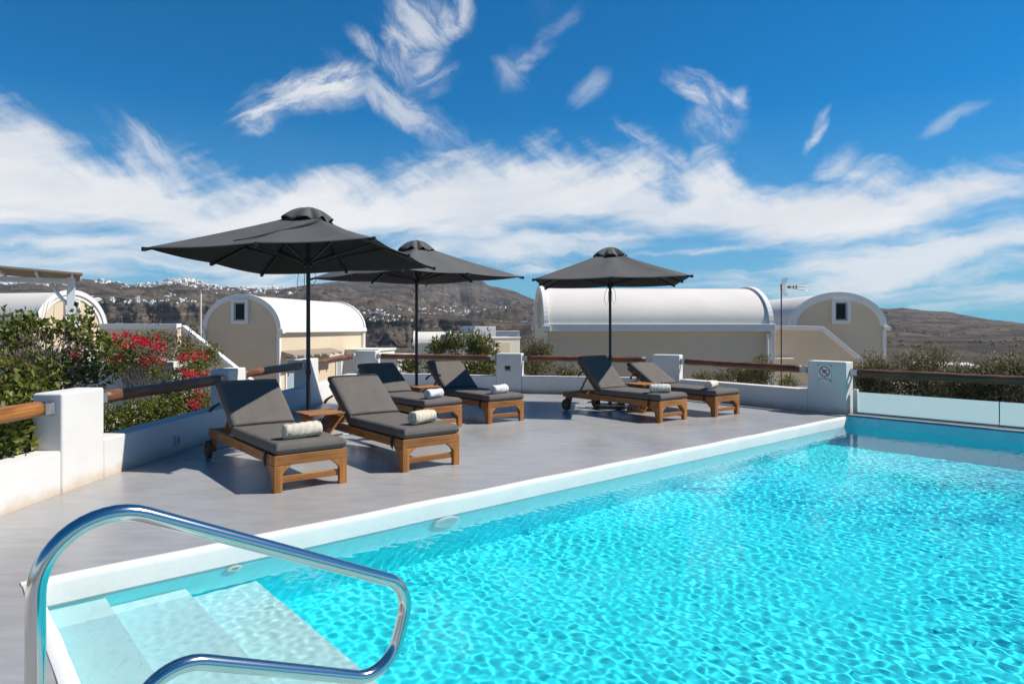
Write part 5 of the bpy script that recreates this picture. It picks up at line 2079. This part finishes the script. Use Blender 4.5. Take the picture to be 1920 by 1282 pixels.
# ------------------------------------------------------------------ no-diving sign
a, b_ = Vector((5.30, 12.10, 0)), Vector((5.73, 11.57, 0))
d = (b_ - a).normalized()
nin = Vector((d.y, -d.x, 0))
c = a + d * 0.315 + nin * 0.012
sg = empty('pool_sign', (c.x, c.y, 0.69), math.atan2(d.y, d.x), label='clear no diving sign with red circle on the white post at the pool corner', cat='sign')
ACR = mat('clear_acrylic', (0.72, 0.74, 0.75), 0.12, spec=0.5)
RED = mat('sign_red', (0.45, 0.02, 0.03), 0.5)
NAVY = mat('sign_navy', (0.03, 0.05, 0.09), 0.5)
MB().box((0, 0, 0), (0.235, 0.005, 0.30)).build('plate', ACR, sg, bevel=0.001)
q = MB()
disc_v = []
for k in range(40):
    a_ = 2 * math.pi * k / 40
    a2 = 2 * math.pi * (k + 1) / 40
    q.add([(math.cos(a_) * r_, -0.0042, 0.03 + math.sin(a_) * r_) for r_ in (0.080, 0.097)] + [(math.cos(a2) * r_, -0.0042, 0.03 + math.sin(a2) * r_) for r_ in (0.080, 0.097)], [(0, 1, 3, 2)])
q.build('ring', RED, sg)
MB().box((0, -0.0060, 0.03), (0.172, 0.002, 0.017), Matrix.Rotation(R(45), 3, 'Y')).build('slash', RED, sg)
q = MB()
q.tube([(0.035, -0.0048, 0.052), (0.015, -0.0048, 0.045), (-0.018, -0.0048, 0.03), (-0.05, -0.0048, 0.032)], [0.006, 0.008, 0.007, 0.004], 8)
q.tube([(0.02, -0.0048, 0.045), (0.005, -0.0048, 0.020), (-0.02, -0.0048, 0.012)], [0.005, 0.004, 0.003], 6)
q.tube([(0.043, -0.0048, 0.060), (0.052, -0.0048, 0.062)], 0.009, 10)
q.tube([(-0.055, -0.0048, 0.0), (-0.03, -0.0048, 0.004), (-0.005, -0.0048, -0.002), (0.02, -0.0048, 0.003)], 0.003, 5)
q.build('diver', NAVY, sg)
cu = bpy.data.curves.new('lettering', 'FONT')
cu.body = 'No Diving'
cu.size = 0.052
cu.align_x = 'CENTER'
cu.extrude = 0.0008
cu.materials.append(NAVY)
tmp_ = bpy.data.objects.new('lettering_source', cu)
COL.objects.link(tmp_)
lme = bpy.data.meshes.new_from_object(tmp_.evaluated_get(bpy.context.evaluated_depsgraph_get()))
bpy.data.objects.remove(tmp_)
to = link('lettering', lme, sg)
to.location = (0, -0.0045, -0.115)
to.rotation_euler = (R(90), 0, 0)
for sx in (-1, 1):
    for sz in (-1, 1):
        MB().tube([(sx * 0.105, 0.010, sz * 0.137), (sx * 0.105, -0.012, sz * 0.137)], 0.010, 10).build('bolt', NAVY, sg)

# ------------------------------------------------------------------ pool handrail
def bend_path(pts, rads, n=10):
    """polyline with rounded corners"""
    out = [Vector(pts[0])]
    for i in range(1, len(pts) - 1):
        p0, p1, p2 = Vector(pts[i - 1]), Vector(pts[i]), Vector(pts[i + 1])
        d1, d2 = (p0 - p1).normalized(), (p2 - p1).normalized()
        half = d1.angle(d2) / 2
        t = rads[i - 1] / math.tan(half)
        cdir = (d1 + d2).normalized()
        cen = p1 + cdir * rads[i - 1] / math.sin(half)
        a, b2 = p1 + d1 * t, p1 + d2 * t
        va, vb = a - cen, b2 - cen
        ang_ = va.angle(vb)
        ax = va.cross(vb).normalized()
        for k in range(n + 1):
            out.append(cen + Matrix.Rotation(ang_ * k / n, 3, ax) @ va)
    out.append(Vector(pts[-1]))
    return out


hb = Vector((-1.13, 1.60, 0))
hr_ = empty('pool_handrail', hb, math.atan2(PU.y, PU.x), label='polished steel looped handrail at the near pool steps', cat='handrail')
TP = [(0.0, 0, 0.0), (0.0, 0, 1.125), (1.045, 0, 0.625), (0.955, 0, 0.335), (0.20, 0, 0.66), (0.20, 0, -0.25)]
path = bend_path(TP, [0.165, 0.115, 0.115, 0.13], 14)
MB().tube(path, 0.0215, 28).build('tube', CHROME, hr_, smooth=True)
MB().tube([(0, 0, 0.0), (0, 0, 0.018)], [0.05, 0.045], 24).build('flange', CHROME, hr_, smooth=False)

# ------------------------------------------------------------------ haze over the far hills
hz = MB()
hz.box((0, 2400, -140), (14000, 6200, 1000))
HZ = bpy.data.materials.new('haze_air')
HZ.use_nodes = True
hn = HZ.node_tree
hn.nodes.clear()
ho = hn.nodes.new('ShaderNodeOutputMaterial')
hv_ = hn.nodes.new('ShaderNodeVolumePrincipled')
hv_.inputs['Color'].default_value = (0.75, 0.86, 1.0, 1)
hv_.inputs['Density'].default_value = 0.000048
hn.links.new(hv_.outputs[0], ho.inputs['Volume'])
o = hz.build('haze', HZ)
tag(o, kind='stuff')
